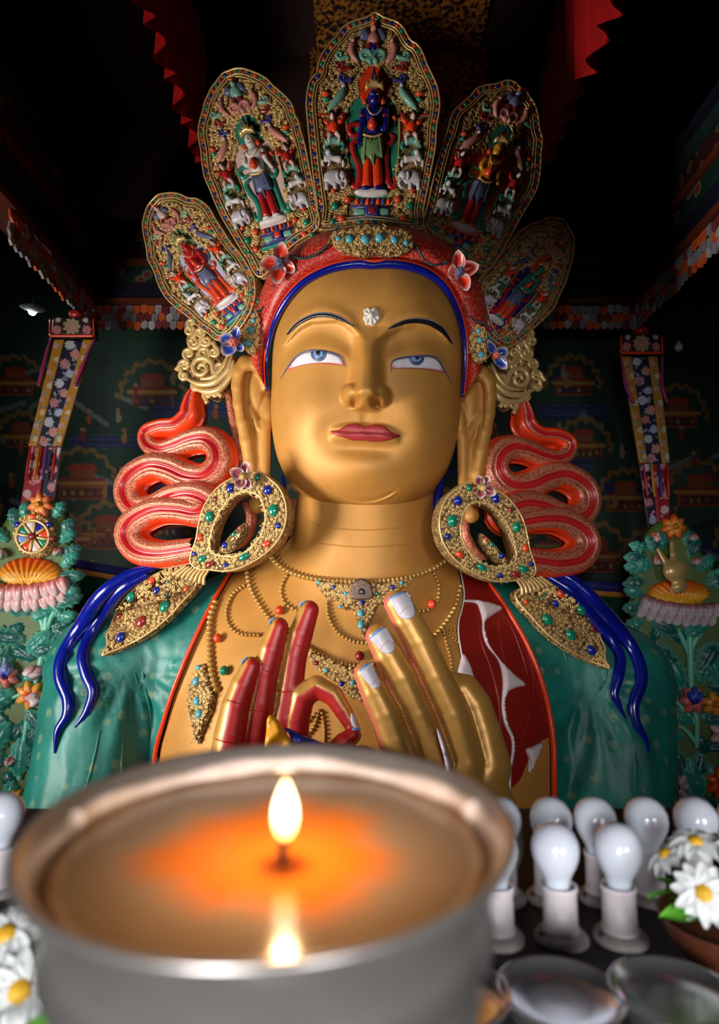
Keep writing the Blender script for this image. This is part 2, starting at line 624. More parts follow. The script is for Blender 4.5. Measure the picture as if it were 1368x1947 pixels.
# ================================================================== the hall
FLOOR_Z, GAL_Z = -4.2, -1.32
def struct(name, c, s, m):
    V, Fc = box_vf(c, s)
    return tag(ob(name, mesh(name, V, Fc, False), m), kind='structure')
WOOD_D = mat('dark_timber', srgb(46, 22, 14), 0.6, 0, 0.3, 3, 0.3, 20)
PLASTER = mat('dark_plaster', srgb(52, 22, 18), 0.85, 0, 0.2, 2, 0.2, 20)
struct('floor', (0, 3.5, FLOOR_Z - 0.1), (18, 17, 0.2), WOOD_D)
struct('floor_gallery', (0, -2.2, GAL_Z - 0.1), (18, 6.2, 0.2), WOOD_D)
struct('wall_left', (-8.6, 3.5, 2.4), (0.2, 17, 13.4), PLASTER)
struct('wall_right', (8.6, 3.5, 2.4), (0.2, 17, 13.4), PLASTER)
struct('wall_rear', (0, -5.0, 2.4), (18, 0.2, 13.4), PLASTER)
struct('ceiling', (0, 3.5, 9.2), (18, 17, 0.2), WOOD_D)
struct('ceiling_shade_slab', (0, -1.75, 2.3), (18, 6.3, 0.2), WOOD_D)  # unseen slab added over the viewer to keep window light off the crown

# ================================================================== the statue
STATUE = empty('gilded_statue', (0, 7.4, FLOOR_Z), 'colossal gilded statue wearing a five-panel jewelled crown and a teal robe', 'statue')

# ---- head: lofted sections with sculpted features
TILT, ROLL = math.radians(8), math.radians(2.5)
H0 = P(697, 745, 6.95)
_f = np.array([0, -math.cos(TILT), -math.sin(TILT)])
_r0 = np.array([1.0, 0, 0]); _u0 = np.array([0, -math.sin(TILT), math.cos(TILT)])
HU = math.cos(ROLL) * _u0 + math.sin(ROLL) * _r0
HR = math.cos(ROLL) * _r0 - math.sin(ROLL) * _u0
HF = _f
def hl(x, v, w):
    return H0 + np.multiply.outer(x, HR) + np.multiply.outer(v, HU) + np.multiply.outer(w, HF)
_prof = np.array([
    (-1.335, .03, .22, .3), (-1.325, .30, .43, .45), (-1.27, .55, .60, .65), (-1.14, .76, .745, .8), (-.95, .905, .83, .9), (-.7, 1.005, .88, 1.0),
    (-.35, 1.06, .915, 1.1), (0, 1.07, .93, 1.2), (.4, 1.07, .94, 1.25), (.75, 1.04, .915, 1.25), (1.05, .97, .84, 1.2),
    (1.3, .86, .71, 1.05), (1.55, .64, .50, .8), (1.72, .32, .25, .4), (1.765, .03, .02, .05)])
def head_profile(nv):
    q = spline(_prof[:, [0, 1, 2, 3]], 700)
    v = np.r_[np.linspace(-1.335, -1.12, 46, endpoint=False), np.linspace(-1.12, 1.765, nv)]
    return v, *[np.interp(v, q[:, 0], q[:, k]) for k in (1, 2, 3)]
def sstep(a, b, x):
    t = np.clip((x - a) / (b - a), 0, 1)
    return t * t * (3 - 2 * t)
def gau(x, s):
    return np.exp(-(x / s) ** 2)

def face_disp(X, Y):
    """forward relief in metres at face coordinates (photo pixels from the face centre, roll removed)"""
    A = np.abs(X); D = np.zeros_like(X)
    # brow curve and the scooped socket beneath it
    bx = np.array([0, 22, 35, 60, 95, 125, 157, 185]); by = np.array([-104, -113, -123, -138, -145, -134, -101, -70])
    bc = spline(np.stack([bx, by], 1), 200)
    B = np.interp(A, bc[:, 0], bc[:, 1])
    s = Y - B
    prof_s = np.array([-200, 0, 5, 14, 26, 36, 48, 60, 72, 90, 120, 160, 210, 260, 400])
    prof_d = np.array([0, 0, -.045, -.105, -.150, -.158, -.115, -.062, -.050, -.048, -.038, -.020, -.006, 0, 0])
    pc = spline(np.stack([prof_s, prof_d * 100], 1), 900)
    sock = np.interp(s, pc[:, 0], pc[:, 1] / 100)
    inner = sstep(14, 36, A + np.clip((Y + 110) * .02, -4, 4)); outer = 1 - sstep(138, 186, A)
    D += sock * inner * outer
    D += .03 * gau(s + 6, 16) * inner * (1 - sstep(120, 175, A))           # brow ridge
    # nose
    h = np.interp(Y, [-125, -105, -85, -60, -30, -5, 10, 18, 25, 31, 37], [0, .045, .10, .175, .255, .325, .355, .35, .30, .17, 0])
    n = np.interp(Y, [-125, -90, -40, 0, 14, 26, 36], [30, 9, 9, 12, 16, 14, 10])
    mm = np.interp(Y, [-125, -90, -40, -10, 10, 30], [44, 36, 37, 38, 36, 32])
    D += h * (1 - np.clip((A - n) / (mm - n), 0, 1)) ** 1.15
    wing = np.sqrt(np.clip(1 - ((A - 30) / 16.0) ** 2 - ((Y - 8) / 20.0) ** 2, 0, 1))
    D = np.maximum(D, D * .35 + .23 * wing)
    D += .03 * np.exp(-(A / 15) ** 2 - ((Y - 10) / 14) ** 2)
    D -= .22 * np.exp(-((A - 18) / 8.0) ** 4 - ((Y - 25) / 5.0) ** 4)
    # mouth
    D -= .022 * np.exp(-(A / 66) ** 4 - ((Y - 55) / 26) ** 2)
    D -= .03 * np.exp(-((A - 70) / 24) ** 2 - ((Y - 78) / 24) ** 2)
    lipw = np.clip(1 - (A / 68) ** 2, 0, 1) ** .7
    ml = 80 - 1.5 * (A / 60) ** 2
    up = np.interp(A, [0, 14, 27, 45, 66], [66, 62.5, 61.5, 68, 79])
    D += .05 * lipw * np.exp(-((Y - (up + ml) / 2 - 2) / 11.0) ** 4)
    D += .05 * lipw * np.exp(-((Y - 88) / 8.5) ** 4)
    D -= .02 * lipw * gau(Y - ml, 2.2)
    D -= .04 * np.exp(-(A / 58) ** 4 - ((Y - 109) / 14) ** 2)
    D -= .02 * np.exp(-(A / 5) ** 2 - ((Y - 50) / 12) ** 2)
    # chin and cheeks
    D += .075 * np.exp(-(A / 62) ** 2 - ((Y - 152) / 34) ** 2)
    D += .05 * np.exp(-((A - 92) / 55) ** 2 - ((Y - 45) / 60) ** 2)
    yc = 213 - 24 * (A / 66) ** 2
    D += (.016 * gau(Y - yc, 2.6) - .014 * gau(Y - yc + 5, 3.5)) * (1 - sstep(56, 70, A))
    return D

v, a_, w_, b_ = head_profile(330)
phiF = np.linspace(-math.pi / 2, math.pi / 2, 261); phiB = np.linspace(math.pi / 2, 3 * math.pi / 2, 42)[1:-1]
phi = np.r_[phiF, phiB]
pw = 2 / 2.35
sn, cs = np.sin(phi), np.cos(phi)
sx = np.sign(sn) * np.abs(sn) ** pw
xx = a_[:, None] * sx[None]
ww = np.where(cs[None] >= 0, w_[:, None], b_[:, None]) * (np.sign(cs) * np.abs(cs) ** pw)[None]
vv = np.repeat(v[:, None], len(phi), 1)
base = hl(xx, vv, ww)
pp = proj(base.reshape(-1, 3))
dx, dy = pp[:, 0] - 697, pp[:, 1] - 745
fx = (dx * math.cos(ROLL) + dy * math.sin(ROLL)).reshape(xx.shape)
fy = (-dx * math.sin(ROLL) + dy * math.cos(ROLL)).reshape(xx.shape)
D = face_disp(fx, fy) * np.clip(ww / .25, 0, 1)
for _ in range(2):
    D[:, 1:260] = .25 * D[:, :259] + .5 * D[:, 1:260] + .25 * D[:, 2:261]
    D[1:-1] = .25 * D[:-2] + .5 * D[1:-1] + .25 * D[2:]
HV = hl(xx, vv, ww + D).reshape(-1, 3)
m_ = len(phi)
i0 = (np.arange(len(v) - 1)[:, None] * m_ + np.arange(m_)[None]); j0 = (np.arange(len(v) - 1)[:, None] * m_ + (np.arange(m_)[None] + 1) % m_)
HQ = np.stack([i0, j0, j0 + m_, i0 + m_], -1).reshape(-1, 4)
HEAD = ob('head', mesh('head', HV, HQ), GOLD, STATUE)
FACE = SurfMap(HV, HQ, 6.2)

# ---- painted eyes, brows and lips lie on the face surface
EYEW = mat('eye_white_paint', srgb(222, 218, 220), 0.4, 0, 0.04)
EYEP = painted('eye_paint', 0.4)
LID = mat('lid_line_paint', srgb(66, 78, 122), 0.35, 0, 0.05)
def c7(*pts):
    return [(480 + x / 3.109, 560 + y / 3.109) for x, y in pts]
LEFT_EYE = c7((205, 448), (228, 415), (262, 375), (300, 350), (345, 340), (400, 339), (455, 347), (500, 362), (530, 386), (545, 420), (515, 413), (450, 407), (380, 408), (310, 417), (255, 432))
RIGHT_EYE = c7((822, 440), (826, 410), (850, 390), (890, 380), (940, 374), (1000, 370), (1050, 372), (1090, 388), (1115, 420), (1138, 464), (1100, 452), (1050, 443), (980, 439), (900, 437))
def eye_col(corners):
    red = np.array(srgb(206, 70, 44)); wh = np.array(srgb(222, 218, 222))
    def f(p, d):
        k = np.zeros(len(p))
        for c, r in corners:
            k = np.maximum(k, np.clip(1 - np.linalg.norm((p - c) * [1, 1.6], axis=1) / r, 0, 1))
        k = np.maximum(k, .75 * np.clip(1 - d / 2.6, 0, 1) * (p[:, 1] > corners[2][0][1]))
        return wh * (1 - k[:, None]) + red * k[:, None]
    return f
def eye(outline, corners, iris, upper, lower):
    e = slab('eye', outline, FACE, EYEP, HEAD, H=.012, bw=5, thick=.01, step=2.2, off=.004, colfn=eye_col(corners))
    (ix, iy), r, top = iris
    def half(rad):
        t = np.linspace(0, math.pi, 22)
        ys = iy + rad * 1.0 * np.sin(t)
        return np.stack([ix + rad * np.cos(t), ys], 1).tolist() + [(ix - rad * .98, top), (ix - rad * .4, top - .6), (ix + rad * .4, top - .6), (ix + rad * .98, top)]
    slab('iris', half(r), FACE, mat('iris_grey', srgb(84, 98, 132), .35, 0, .03), HEAD, H=.006, bw=3, thick=.01, step=2, off=.018, smoothed=False)
    slab('iris', half(r * .80), FACE, BLACK, HEAD, H=.005, bw=3, thick=.01, step=2, off=.021, smoothed=False)
    slab('iris', half(r * .66), FACE, mat('iris_blue', srgb(108, 142, 196), .3, 0, .03), HEAD, H=.006, bw=3, thick=.01, step=2, off=.024, smoothed=False)
    slab('pupil', half(r * .30), FACE, BLACK, HEAD, H=.006, bw=2, thick=.01, step=1.6, off=.028, smoothed=False)
    strip('eyelid_line', upper, [.4, 1.4, 1.7, 1.6, 1.5, .5], FACE, LID, HEAD, off=.012, step=3, flat=.7)
    strip('eyelid_line', lower, [.3, .7, .7, .4], FACE, mat('lid_red', srgb(170, 74, 44), .4, 0, .05), HEAD, off=.008, step=4, flat=.7)
eye(LEFT_EYE, [(np.array(c7((222, 440))[0]), 16), (np.array(c7((545, 410))[0]), 14), (np.array((0, 684.)), 1)], (c7((396, 352))[0], 15, 560 + 339 / 3.109),
    c7((172, 498), (205, 442), (258, 374), (318, 338), (400, 334), (480, 350), (528, 376), (548, 430)), c7((205, 448), (300, 420), (400, 408), (545, 421)))
eye(RIGHT_EYE, [(np.array(c7((825, 435))[0]), 14), (np.array(c7((1125, 455))[0]), 15), (np.array((0, 692.)), 1)], (c7((968, 376))[0], 14.5, 560 + 373 / 3.109),
    c7((820, 462), (824, 405), (860, 380), (950, 368), (1045, 364), (1095, 386), (1140, 462), (1175, 528)), c7((822, 440), (920, 438), (1050, 444), (1138, 464)))
BROWL = c7((205, 240), (235, 200), (280, 158), (340, 126), (400, 112), (470, 118), (540, 146), (605, 192), (540, 162), (470, 140), (400, 134), (340, 148), (280, 180), (238, 216))
BROWR = c7((802, 204), (850, 175), (910, 152), (980, 146), (1050, 156), (1110, 188), (1150, 232), (1182, 295), (1146, 254), (1105, 216), (1045, 184), (980, 170), (910, 174), (850, 192))
for bo in (BROWL, BROWR):
    slab('eyebrow', bo, FACE, BLACK, HEAD, H=.006, bw=2, thick=.012, step=2.2, off=.006)
    up = bo[:8]
    strip('eyebrow_line', [(x, y - 1.2) for x, y in up], [.3, .8, .9, .8, .3], FACE, SLATE, HEAD, off=.008, step=4)
LIPS = c7((466, 806), (510, 800), (560, 772), (605, 763), (640, 770), (668, 782), (700, 774), (745, 770), (785, 782), (820, 810), (874, 836), (830, 852), (780, 866), (720, 868), (650, 862), (590, 860), (530, 840), (480, 824))
LIPM = mat('lip_paint', srgb(158, 44, 46), .45, 0, .1, 3)
slab('lips', LIPS, FACE, LIPM, HEAD, H=.008, bw=3, thick=.012, step=2.4, off=.006)
strip('mouth_line', c7((468, 812), (560, 826), (640, 824), (670, 830), (720, 824), (800, 838), (872, 838)), [.3, .8, .9, .8, .3], FACE, mat('mouth_dark', srgb(90, 20, 18), .5, 0, 0), HEAD, off=.012, step=4)
# conch ornament on the forehead
def conch(p, d):
    c = np.array(c7((703, 132))[0]); q = p - c
    r = np.linalg.norm(q, axis=1); t = np.arctan2(q[:, 1], q[:, 0])
    return .02 * np.clip(d / 2, 0, 1) + .05 * np.exp(-(r / 5) ** 2) + .010 * np.sin(2.0 * r - t * 1.0) * np.exp(-r / 9) + .006 * np.sin(t * 9)
slab('forehead_conch', c7((658, 90), (680, 82), (705, 84), (725, 80), (740, 95), (752, 118), (757, 140), (748, 160), (735, 172), (720, 185), (695, 183), (672, 180), (665, 160), (655, 145), (662, 118)),
     FACE, mat('shell_white', srgb(206, 196, 184), .45, 0, .15, 40), HEAD, hfn=conch, thick=.015, step=1.6, off=.01)

# ================================================================== body: one smooth volume split into skin and cloth
def body_sdf(X):
    d = sd_ell(X, P(690, 1420, 8.0), (2.55, 1.65, 2.55))
    d = smin(d, sd_cone(X, P(690, 1150, 7.75), P(690, 1500, 7.75), .95, 1.25), .5)                 # breast
    for (sx_, sy_), (ex, ey), (hx, hy) in (((212, 1275), (165, 1580), (400, 1790)), ((1158, 1300), (1165, 1610), (955, 1830))):
        S = P(sx_, sy_, 7.75); E_ = P(ex, ey, 7.35); H_ = P(hx, hy, 5.9)
        d = smin(d, sd_cone(X, P(690 + (sx_ - 690) * .15, 1135, 7.95), S, .55, .62), .45)
        d = smin(d, sd_cone(X, S, E_, .68, .62), .14)
        d = smin(d, sd_cone(X, E_, H_, .60, .45), .30)
    nb = P(693, 1075, 7.55); nt = P(695, 930, 7.35)
    d = smin(d, sd_cone(X, nb, nt, .88, .80), .22)
    # lap
    d = smin(d, sd_ell(X, (0, 7.4, FLOOR_Z + .75), (4.3, 2.4, 1.1)), .4)
    return d
BV, BQ = sdf_mesh(body_sdf, (-5, 4.4, FLOOR_Z + .02), (5, 10.4, 1.9), 0.065)
BV = smooth_mesh(BV, BQ, 3)
BODY0 = SurfMap(BV, BQ, 7.0)

L_EDGE = spline([(462, 1040), (455, 1070), (445, 1088), (420, 1130), (390, 1185), (362, 1245), (335, 1315), (315, 1385), (303, 1440), (298, 1560), (298, 2100)], 160)
R_EDGE = spline([(890, 1040), (905, 1085), (925, 1112), (962, 1165), (1000, 1232), (1028, 1310), (1043, 1395), (1047, 1510), (1047, 2100)], 160)
W_EDGE = spline([(862, 1040), (870, 1075), (880, 1130), (876, 1160), (869, 1190), (872, 1225), (882, 1270), (904, 1312), (930, 1370), (952, 1440), (963, 1502)], 80)
T_EDGE = spline([(963, 1502), (985, 1482), (1000, 1448), (1018, 1415), (1046, 1398)], 20)

def split_body():
    pv = proj(BV)
    n = np.zeros_like(BV)
    fn = np.cross(BV[BQ[:, 2]] - BV[BQ[:, 0]], BV[BQ[:, 3]] - BV[BQ[:, 1]])
    for k in range(4): np.add.at(n, BQ[:, k], fn)
    n /= np.linalg.norm(n, axis=1)[:, None] + 1e-9
    front = (n * BV).sum(1) < 0
    goldpoly = np.vstack([L_EDGE, R_EDGE[::-1], [(880, 930), (510, 930)]])
    marpoly = np.vstack([W_EDGE, T_EDGE, [p for p in R_EDGE[::-1] if p[1] < 1398]])
    fc = pv[BQ].mean(1)
    ff = front[BQ].mean(1) > .5
    zc = BV[BQ][:, :, 2].mean(1)
    cls = np.zeros(len(BQ), int)                       # 0 robe, 1 skin, 2 maroon garment
    sk = (inpoly(fc, goldpoly) & ff & (zc > -2.9)) | (zc > .75)
    cls[sk] = 1
    cls[inpoly(fc, marpoly) & ff & (zc < .75)] = 2
    lines = np.vstack([L_EDGE, R_EDGE, W_EDGE, T_EDGE])
    # vertices shared by two classes move onto the drawn boundary
    has = np.zeros((len(BV), 3), bool)
    for k in range(4): has[BQ[:, k], cls] = True
    mv = np.nonzero((has.sum(1) > 1) & front)[0]
    V = BV.copy()
    tgt = []
    keep = []
    for i in mv:
        d = ((lines - pv[i]) ** 2).sum(1)
        j = d.argmin()
        if d[j] < 26 ** 2:
            keep.append(i); tgt.append(lines[j])
    O, _ = BODY0(np.array(tgt))
    ok = np.abs(O[:, 1] - V[keep][:, 1]) < .5
    V[np.array(keep)[ok]] = O[ok]
    return V, n, cls
BV2, BN, BCLS = split_body()
def body_part(name, k, off, m, fn=None):
    q = BQ[BCLS == k]
    u, inv = np.unique(q, return_inverse=True)
    V = BV2[u] + BN[u] * off
    if fn is not None: V = V + BN[u] * fn(proj(BV2[u]), BV2[u])[:, None]
    return ob(name, mesh(name, V, inv.reshape(-1, 4)), m, STATUE)

def robe_mat():
    m, nt, b = _nodes('teal_robe')
    tc = nt.nodes.new('ShaderNodeTexCoord')
    vo = nt.nodes.new('ShaderNodeTexVoronoi'); vo.inputs['Scale'].default_value = 4.6; vo.inputs['Randomness'].default_value = .55
    nt.links.new(tc.outputs['Object'], vo.inputs['Vector'])
    dots = _ramp(nt, vo.outputs['Distance'], [(0.20, (.38, .38, .38)), (0.27, (0, 0, 0))])
    v2 = nt.nodes.new('ShaderNodeTexVoronoi'); v2.inputs['Scale'].default_value = 10; nt.links.new(tc.outputs['Object'], v2.inputs['Vector'])
    d2 = _ramp(nt, v2.outputs['Distance'], [(0.10, (1, 1, 1)), (0.16, (0, 0, 0))])
    n = _noise(nt, 1.7)
    basec = _ramp(nt, n.outputs[0], [(0.3, srgb(8, 88, 80)), (0.7, srgb(30, 128, 114))])
    mx = nt.nodes.new('ShaderNodeMixRGB'); mx.inputs[2].default_value = (*srgb(138, 150, 106), 1)
    nt.links.new(dots.outputs[0], mx.inputs[0]); nt.links.new(basec.outputs[0], mx.inputs[1])
    mx2 = nt.nodes.new('ShaderNodeMixRGB'); mx2.inputs[2].default_value = (*srgb(40, 84, 84), 1)
    nt.links.new(d2.outputs[0], mx2.inputs[0]); nt.links.new(mx.outputs[0], mx2.inputs[1])
    nt.links.new(mx2.outputs[0], b.inputs['Base Color'])
    b.inputs['Roughness'].default_value = .47
    w = nt.nodes.new('ShaderNodeTexWave'); w.inputs['Scale'].default_value = 1.4; w.inputs['Distortion'].default_value = 7; w.inputs['Detail'].default_value = 3
    nt.links.new(tc.outputs['Object'], w.inputs['Vector'])
    _bump(nt, b, w.outputs[0], .16, .05)
    return m
ROBE = robe_mat()
def folds(px, w):
    # soft pleats radiating from the armpits
    d = np.zeros(len(px))
    for cx, cy, s in ((250, 1255, 1), (1120, 1290, 1)):
        q = px - (cx, cy); r = np.linalg.norm(q, axis=1); a = np.arctan2(q[:, 1], q[:, 0])
        d += .030 * np.sin(a * 15) * np.exp(-((r - 95) / 80) ** 2) * (q[:, 1] > -10)
    return d
body_part('torso', 1, 0.0, GOLD)
body_part('robe', 0, .045, ROBE, folds)
body_part('undergarment', 2, .03, MAROON)
STATUE_PED = struct('statue_pedestal', (0, 7.4, FLOOR_Z + .15), (8.6, 5.2, .3), WOOD_D)
STATUE_PED['kind'] = 'structure'; STATUE_PED.name = 'floor_plinth'
BODY = BODY0

# orange hems
strip('robe_hem', [p for p in L_EDGE[::6] if 1075 < p[1] < 1560], 4.2, BODY, ORANGE, STATUE, off=.05)
strip('robe_hem', [p for p in R_EDGE[::6] if 1095 < p[1] < 1700], [3.5, 5.5, 5.5, 4.5], BODY, ORANGE, STATUE, off=.05)
strip('garment_hem', [p for p in W_EDGE[::4]], [1.6, 1.8, 1.2], BODY, WHITE, STATUE, off=.035)
# white folded linings of the maroon garment (solid turned-back cloth)
def c8(*pts):
    return [(600 + x / 2.85, 1040 + y / 2.85) for x, y in pts]
LIN = mat('lining_white', srgb(206, 190, 190), .45, 0, .06, 4)
for o_ in (c8((800, 296), (870, 298), (960, 318), (1004, 342), (960, 372), (918, 402), (908, 425), (912, 470), (935, 540), (985, 612), (1060, 690), (1126, 748), (1085, 762), (1045, 778), (1028, 800), (1016, 850), (1030, 950), (1062, 1030), (1066, 1110), (1050, 1200), (1046, 1306), (1038, 1300), (1040, 1200), (1054, 1110), (1050, 1035), (1016, 960), (1000, 880), (1002, 800), (1006, 740), (996, 660), (975, 606), (925, 545), (900, 480), (896, 400), (880, 340), (862, 312), (800, 304)),
           c8((792, 585), (812, 610), (836, 660), (862, 752), (840, 745), (800, 715), (764, 694), (775, 640)),
           c8((1130, 1098), (1160, 1082), (1216, 1062), (1200, 1110), (1170, 1180), (1148, 1220), (1150, 1160))):
    slab('garment_lining', o_, BODY, LIN, STATUE, H=.03, bw=8, thick=.03, step=4, off=.045)
for pth in ([(1000, 1235), (1012, 1300), (1000, 1370), (985, 1420)], [(960, 1170), (985, 1230), (1002, 1290)], [(930, 1140), (945, 1180), (950, 1230), (958, 1260)], [(905, 1170), (912, 1220), (930, 1270), (945, 1330), (950, 1400)]):
    strip('garment_fold', pth, [.6, 2.2, 2.2, .6], BODY, MAROON, STATUE, off=.03)
for pth in ([(238, 1335), (232, 1400), (228, 1470), (226, 1530)], [(190, 1390), (180, 1440), (165, 1500), (150, 1540)], [(270, 1250), (275, 1290), (284, 1330), (290, 1370)], [(245, 1240), (258, 1280), (268, 1320)], [(330, 1110), (300, 1180), (285, 1240)],
            [(1112, 1330), (1104, 1400), (1085, 1460), (1072, 1540)], [(1190, 1330), (1202, 1400), (1206, 1460), (1206, 1530)], [(1040, 1160), (1070, 1240), (1078, 1290)], [(1020, 1130), (1055, 1180), (1085, 1240)], [(1160, 1260), (1145, 1300), (1125, 1330)]):
    strip('robe_fold', pth, [.8, 3.2, 3.2, .8], BODY, ROBE, STATUE, off=.035)
# fine creases around the neck
for pth in ([(587, 990), (620, 1002), (690, 1008), (760, 1003), (800, 994)], [(578, 1026), (620, 1035), (690, 1040), (760, 1036), (806, 1028)]):
    strip('neck_crease', pth, [.4, 1.3, 1.3, .4], BODY, GOLD, STATUE, off=.004)

# ---- ears, modelled in a frontal space whose unit is a photo pixel
def px_solid(name, fn, lo, hi, h, Y0, m, parent, sm=1, col=None):
    V, Q = sdf_mesh(fn, lo, hi, h)
    V = smooth_mesh(V, Q, sm)
    W = PA(V[:, :2], Y0 - V[:, 2] * Y0 / F)
    Q = Q[:, ::-1]
    me = mesh(name, W, Q)
    if col is not None: set_col(me, col(V))
    return ob(name, me, m, parent), W, Q
def ear_sdf(mir, dy):
    mx = (lambda x: 1385 - x) if mir else (lambda x: x)
    p = lambda x, y, z=0.0: np.array([mx(x), y + dy, z])
    def f(X):
        hel = [(505, 735, 6, 9), (501, 708, 10, 12), (486, 691, 12, 15), (467, 691, 12, 15), (455, 706, 10, 14), (452, 735, 8, 12), (455, 768, 7, 12), (462, 802, 6, 13), (470, 838, 5, 14), (476, 880, 4, 13), (480, 920, 2, 12)]
        d = smin(sd_ell(X, p(481, 748, -4), (34, 72, 10)), sd_ell(X, p(488, 850, -5), (22, 60, 9)), 8)
        for a, b in zip(hel[:-1], hel[1:]):
            d = smin(d, sd_cone(X, p(*a[:3]), p(*b[:3]), a[3], b[3]), 4)
        d = smin(d, sd_ell(X, p(489, 738, 2), (15, 42, 10)), 3)
        d = smin(d, sd_cone(X, p(472, 770, 2), p(492, 812, 4), 6, 7), 5)
        d = smin(d, sd_ell(X, p(509, 785, 2), (11, 34, 12)), 4)
        d = smin(d, sd_cone(X, p(503, 810, 2), p(503, 905, 2), 13, 11), 6)
        d = smin(d, sd_cone(X, p(484, 830, -2), p(488, 900, -2), 10, 10), 8)
        d = smin(d, sd_cone(X, p(492, 900, 0), p(488, 962, 2), 11, 15), 6)
        d = np.maximum(d, -sd_ell(X, p(468, 752, 17), (5, 46, 11)))
        d = np.maximum(d, -sd_ell(X, p(494, 795, 18), (7, 24, 11)))
        d = np.maximum(d, -sd_cone(X, p(479, 718, 18), p(483, 770, 19), 7, 5))
        return d
    return f
EARY = 6.85
px_solid('ear', ear_sdf(False, 0), (428, 662, -24), (530, 990, 34), 2.6, EARY, GOLD, STATUE)
px_solid('ear', ear_sdf(True, 18), (856, 680, -24), (958, 1008, 34), 2.6, EARY, GOLD, STATUE)

# ================================================================== hair, crown band and crown panels
def band_depth(px):
    """depth of the head surface just inside the hairline, for paths that run past its outline"""
    px = np.asarray(px, float); c = np.array([697, 745.])
    O, N = FACE(c + (px - c) * .955)
    return O[:, 1]
def lift(px, Y):
    return PA(px, np.asarray(Y))
HAIR = spline([(508, 742), (506, 700), (511, 655), (524, 610), (548, 568), (582, 534), (630, 511), (680, 502), (709, 505), (740, 502), (780, 507), (815, 520), (845, 545), (868, 585), (882, 635), (885, 690), (880, 755)], 120)
hy = band_depth(HAIR)
hy = np.convolve(np.r_[[hy[0]] * 6, hy, [hy[-1]] * 6], np.ones(13) / 13, 'valid')
hr = np.interp(np.arange(120), [0, 20, 50, 57, 60, 63, 70, 100, 119], [4, 6, 9, 9, 7.2, 9, 9, 6, 3.5]) * hy / F
tube('hairline', lift(HAIR, hy - .02), hr, ULTRA, STATUE, 12)
# crown band: orange lip, then a broad brocade band rising to the panels
def brocade(name, c1, c2, scale=55):
    m, nt, b = _nodes(name)
    n = _noise(nt, scale, 3)
    r = _ramp(nt, n.outputs[0], [(0.53, c1), (0.60, c2)])
    nt.links.new(r.outputs[0], b.inputs['Base Color'])
    b.inputs['Roughness'].default_value = .4
    _bump(nt, b, r.outputs[0], .4, .01)
    MATS[name] = m
    return m
REDBRO = brocade('red_brocade', srgb(176, 30, 24), srgb(206, 116, 84))
OUT = spline([(480, 690), (478, 640), (488, 590), (506, 540), (540, 492), (588, 458), (640, 440), (710, 433), (790, 440), (850, 466), (890, 506), (916, 555), (926, 610), (922, 660), (915, 705)], 120)
def loft(name, rows, m, parent):
    n = len(rows[0]); V = np.vstack(rows)
    Fc = [(i * n + k, i * n + k + 1, (i + 1) * n + k + 1, (i + 1) * n + k) for i in range(len(rows) - 1) for k in range(n - 1)]
    return ob(name, mesh(name, V, [f[::-1] for f in Fc]), m, parent)
cen = np.array([700, 700.])
outw = HAIR + (OUT - HAIR) * .16
rows = [lift(HAIR + (OUT - HAIR) * t, hy + dy) for t, dy in ((.02, .10), (.05, -.03), (.10, -.06), (.16, -.05), (.18, .02))]
loft('crown_band_lip', rows, ORANGE, STATUE)
rows = [lift(HAIR + (OUT - HAIR) * t, hy + dy) for t, dy in ((.15, .05), (.18, -.02), (.35, -.07), (.6, -.09), (.85, -.06), (1.0, .02), (1.06, .12), (1.0, .45))]
loft('crown_band', rows, REDBRO, STATUE)
class BandMap:
    def __call__(s, p):
        p = np.atleast_2d(np.asarray(p, float))
        d = np.array([((OUT - q) ** 2).sum(1).argmin() for q in p])
        O = PA(p, hy[d] - .10)
        N = np.tile(unit((0, -1, -.3)), (len(p), 1))
        return O, N
BAND = BandMap()

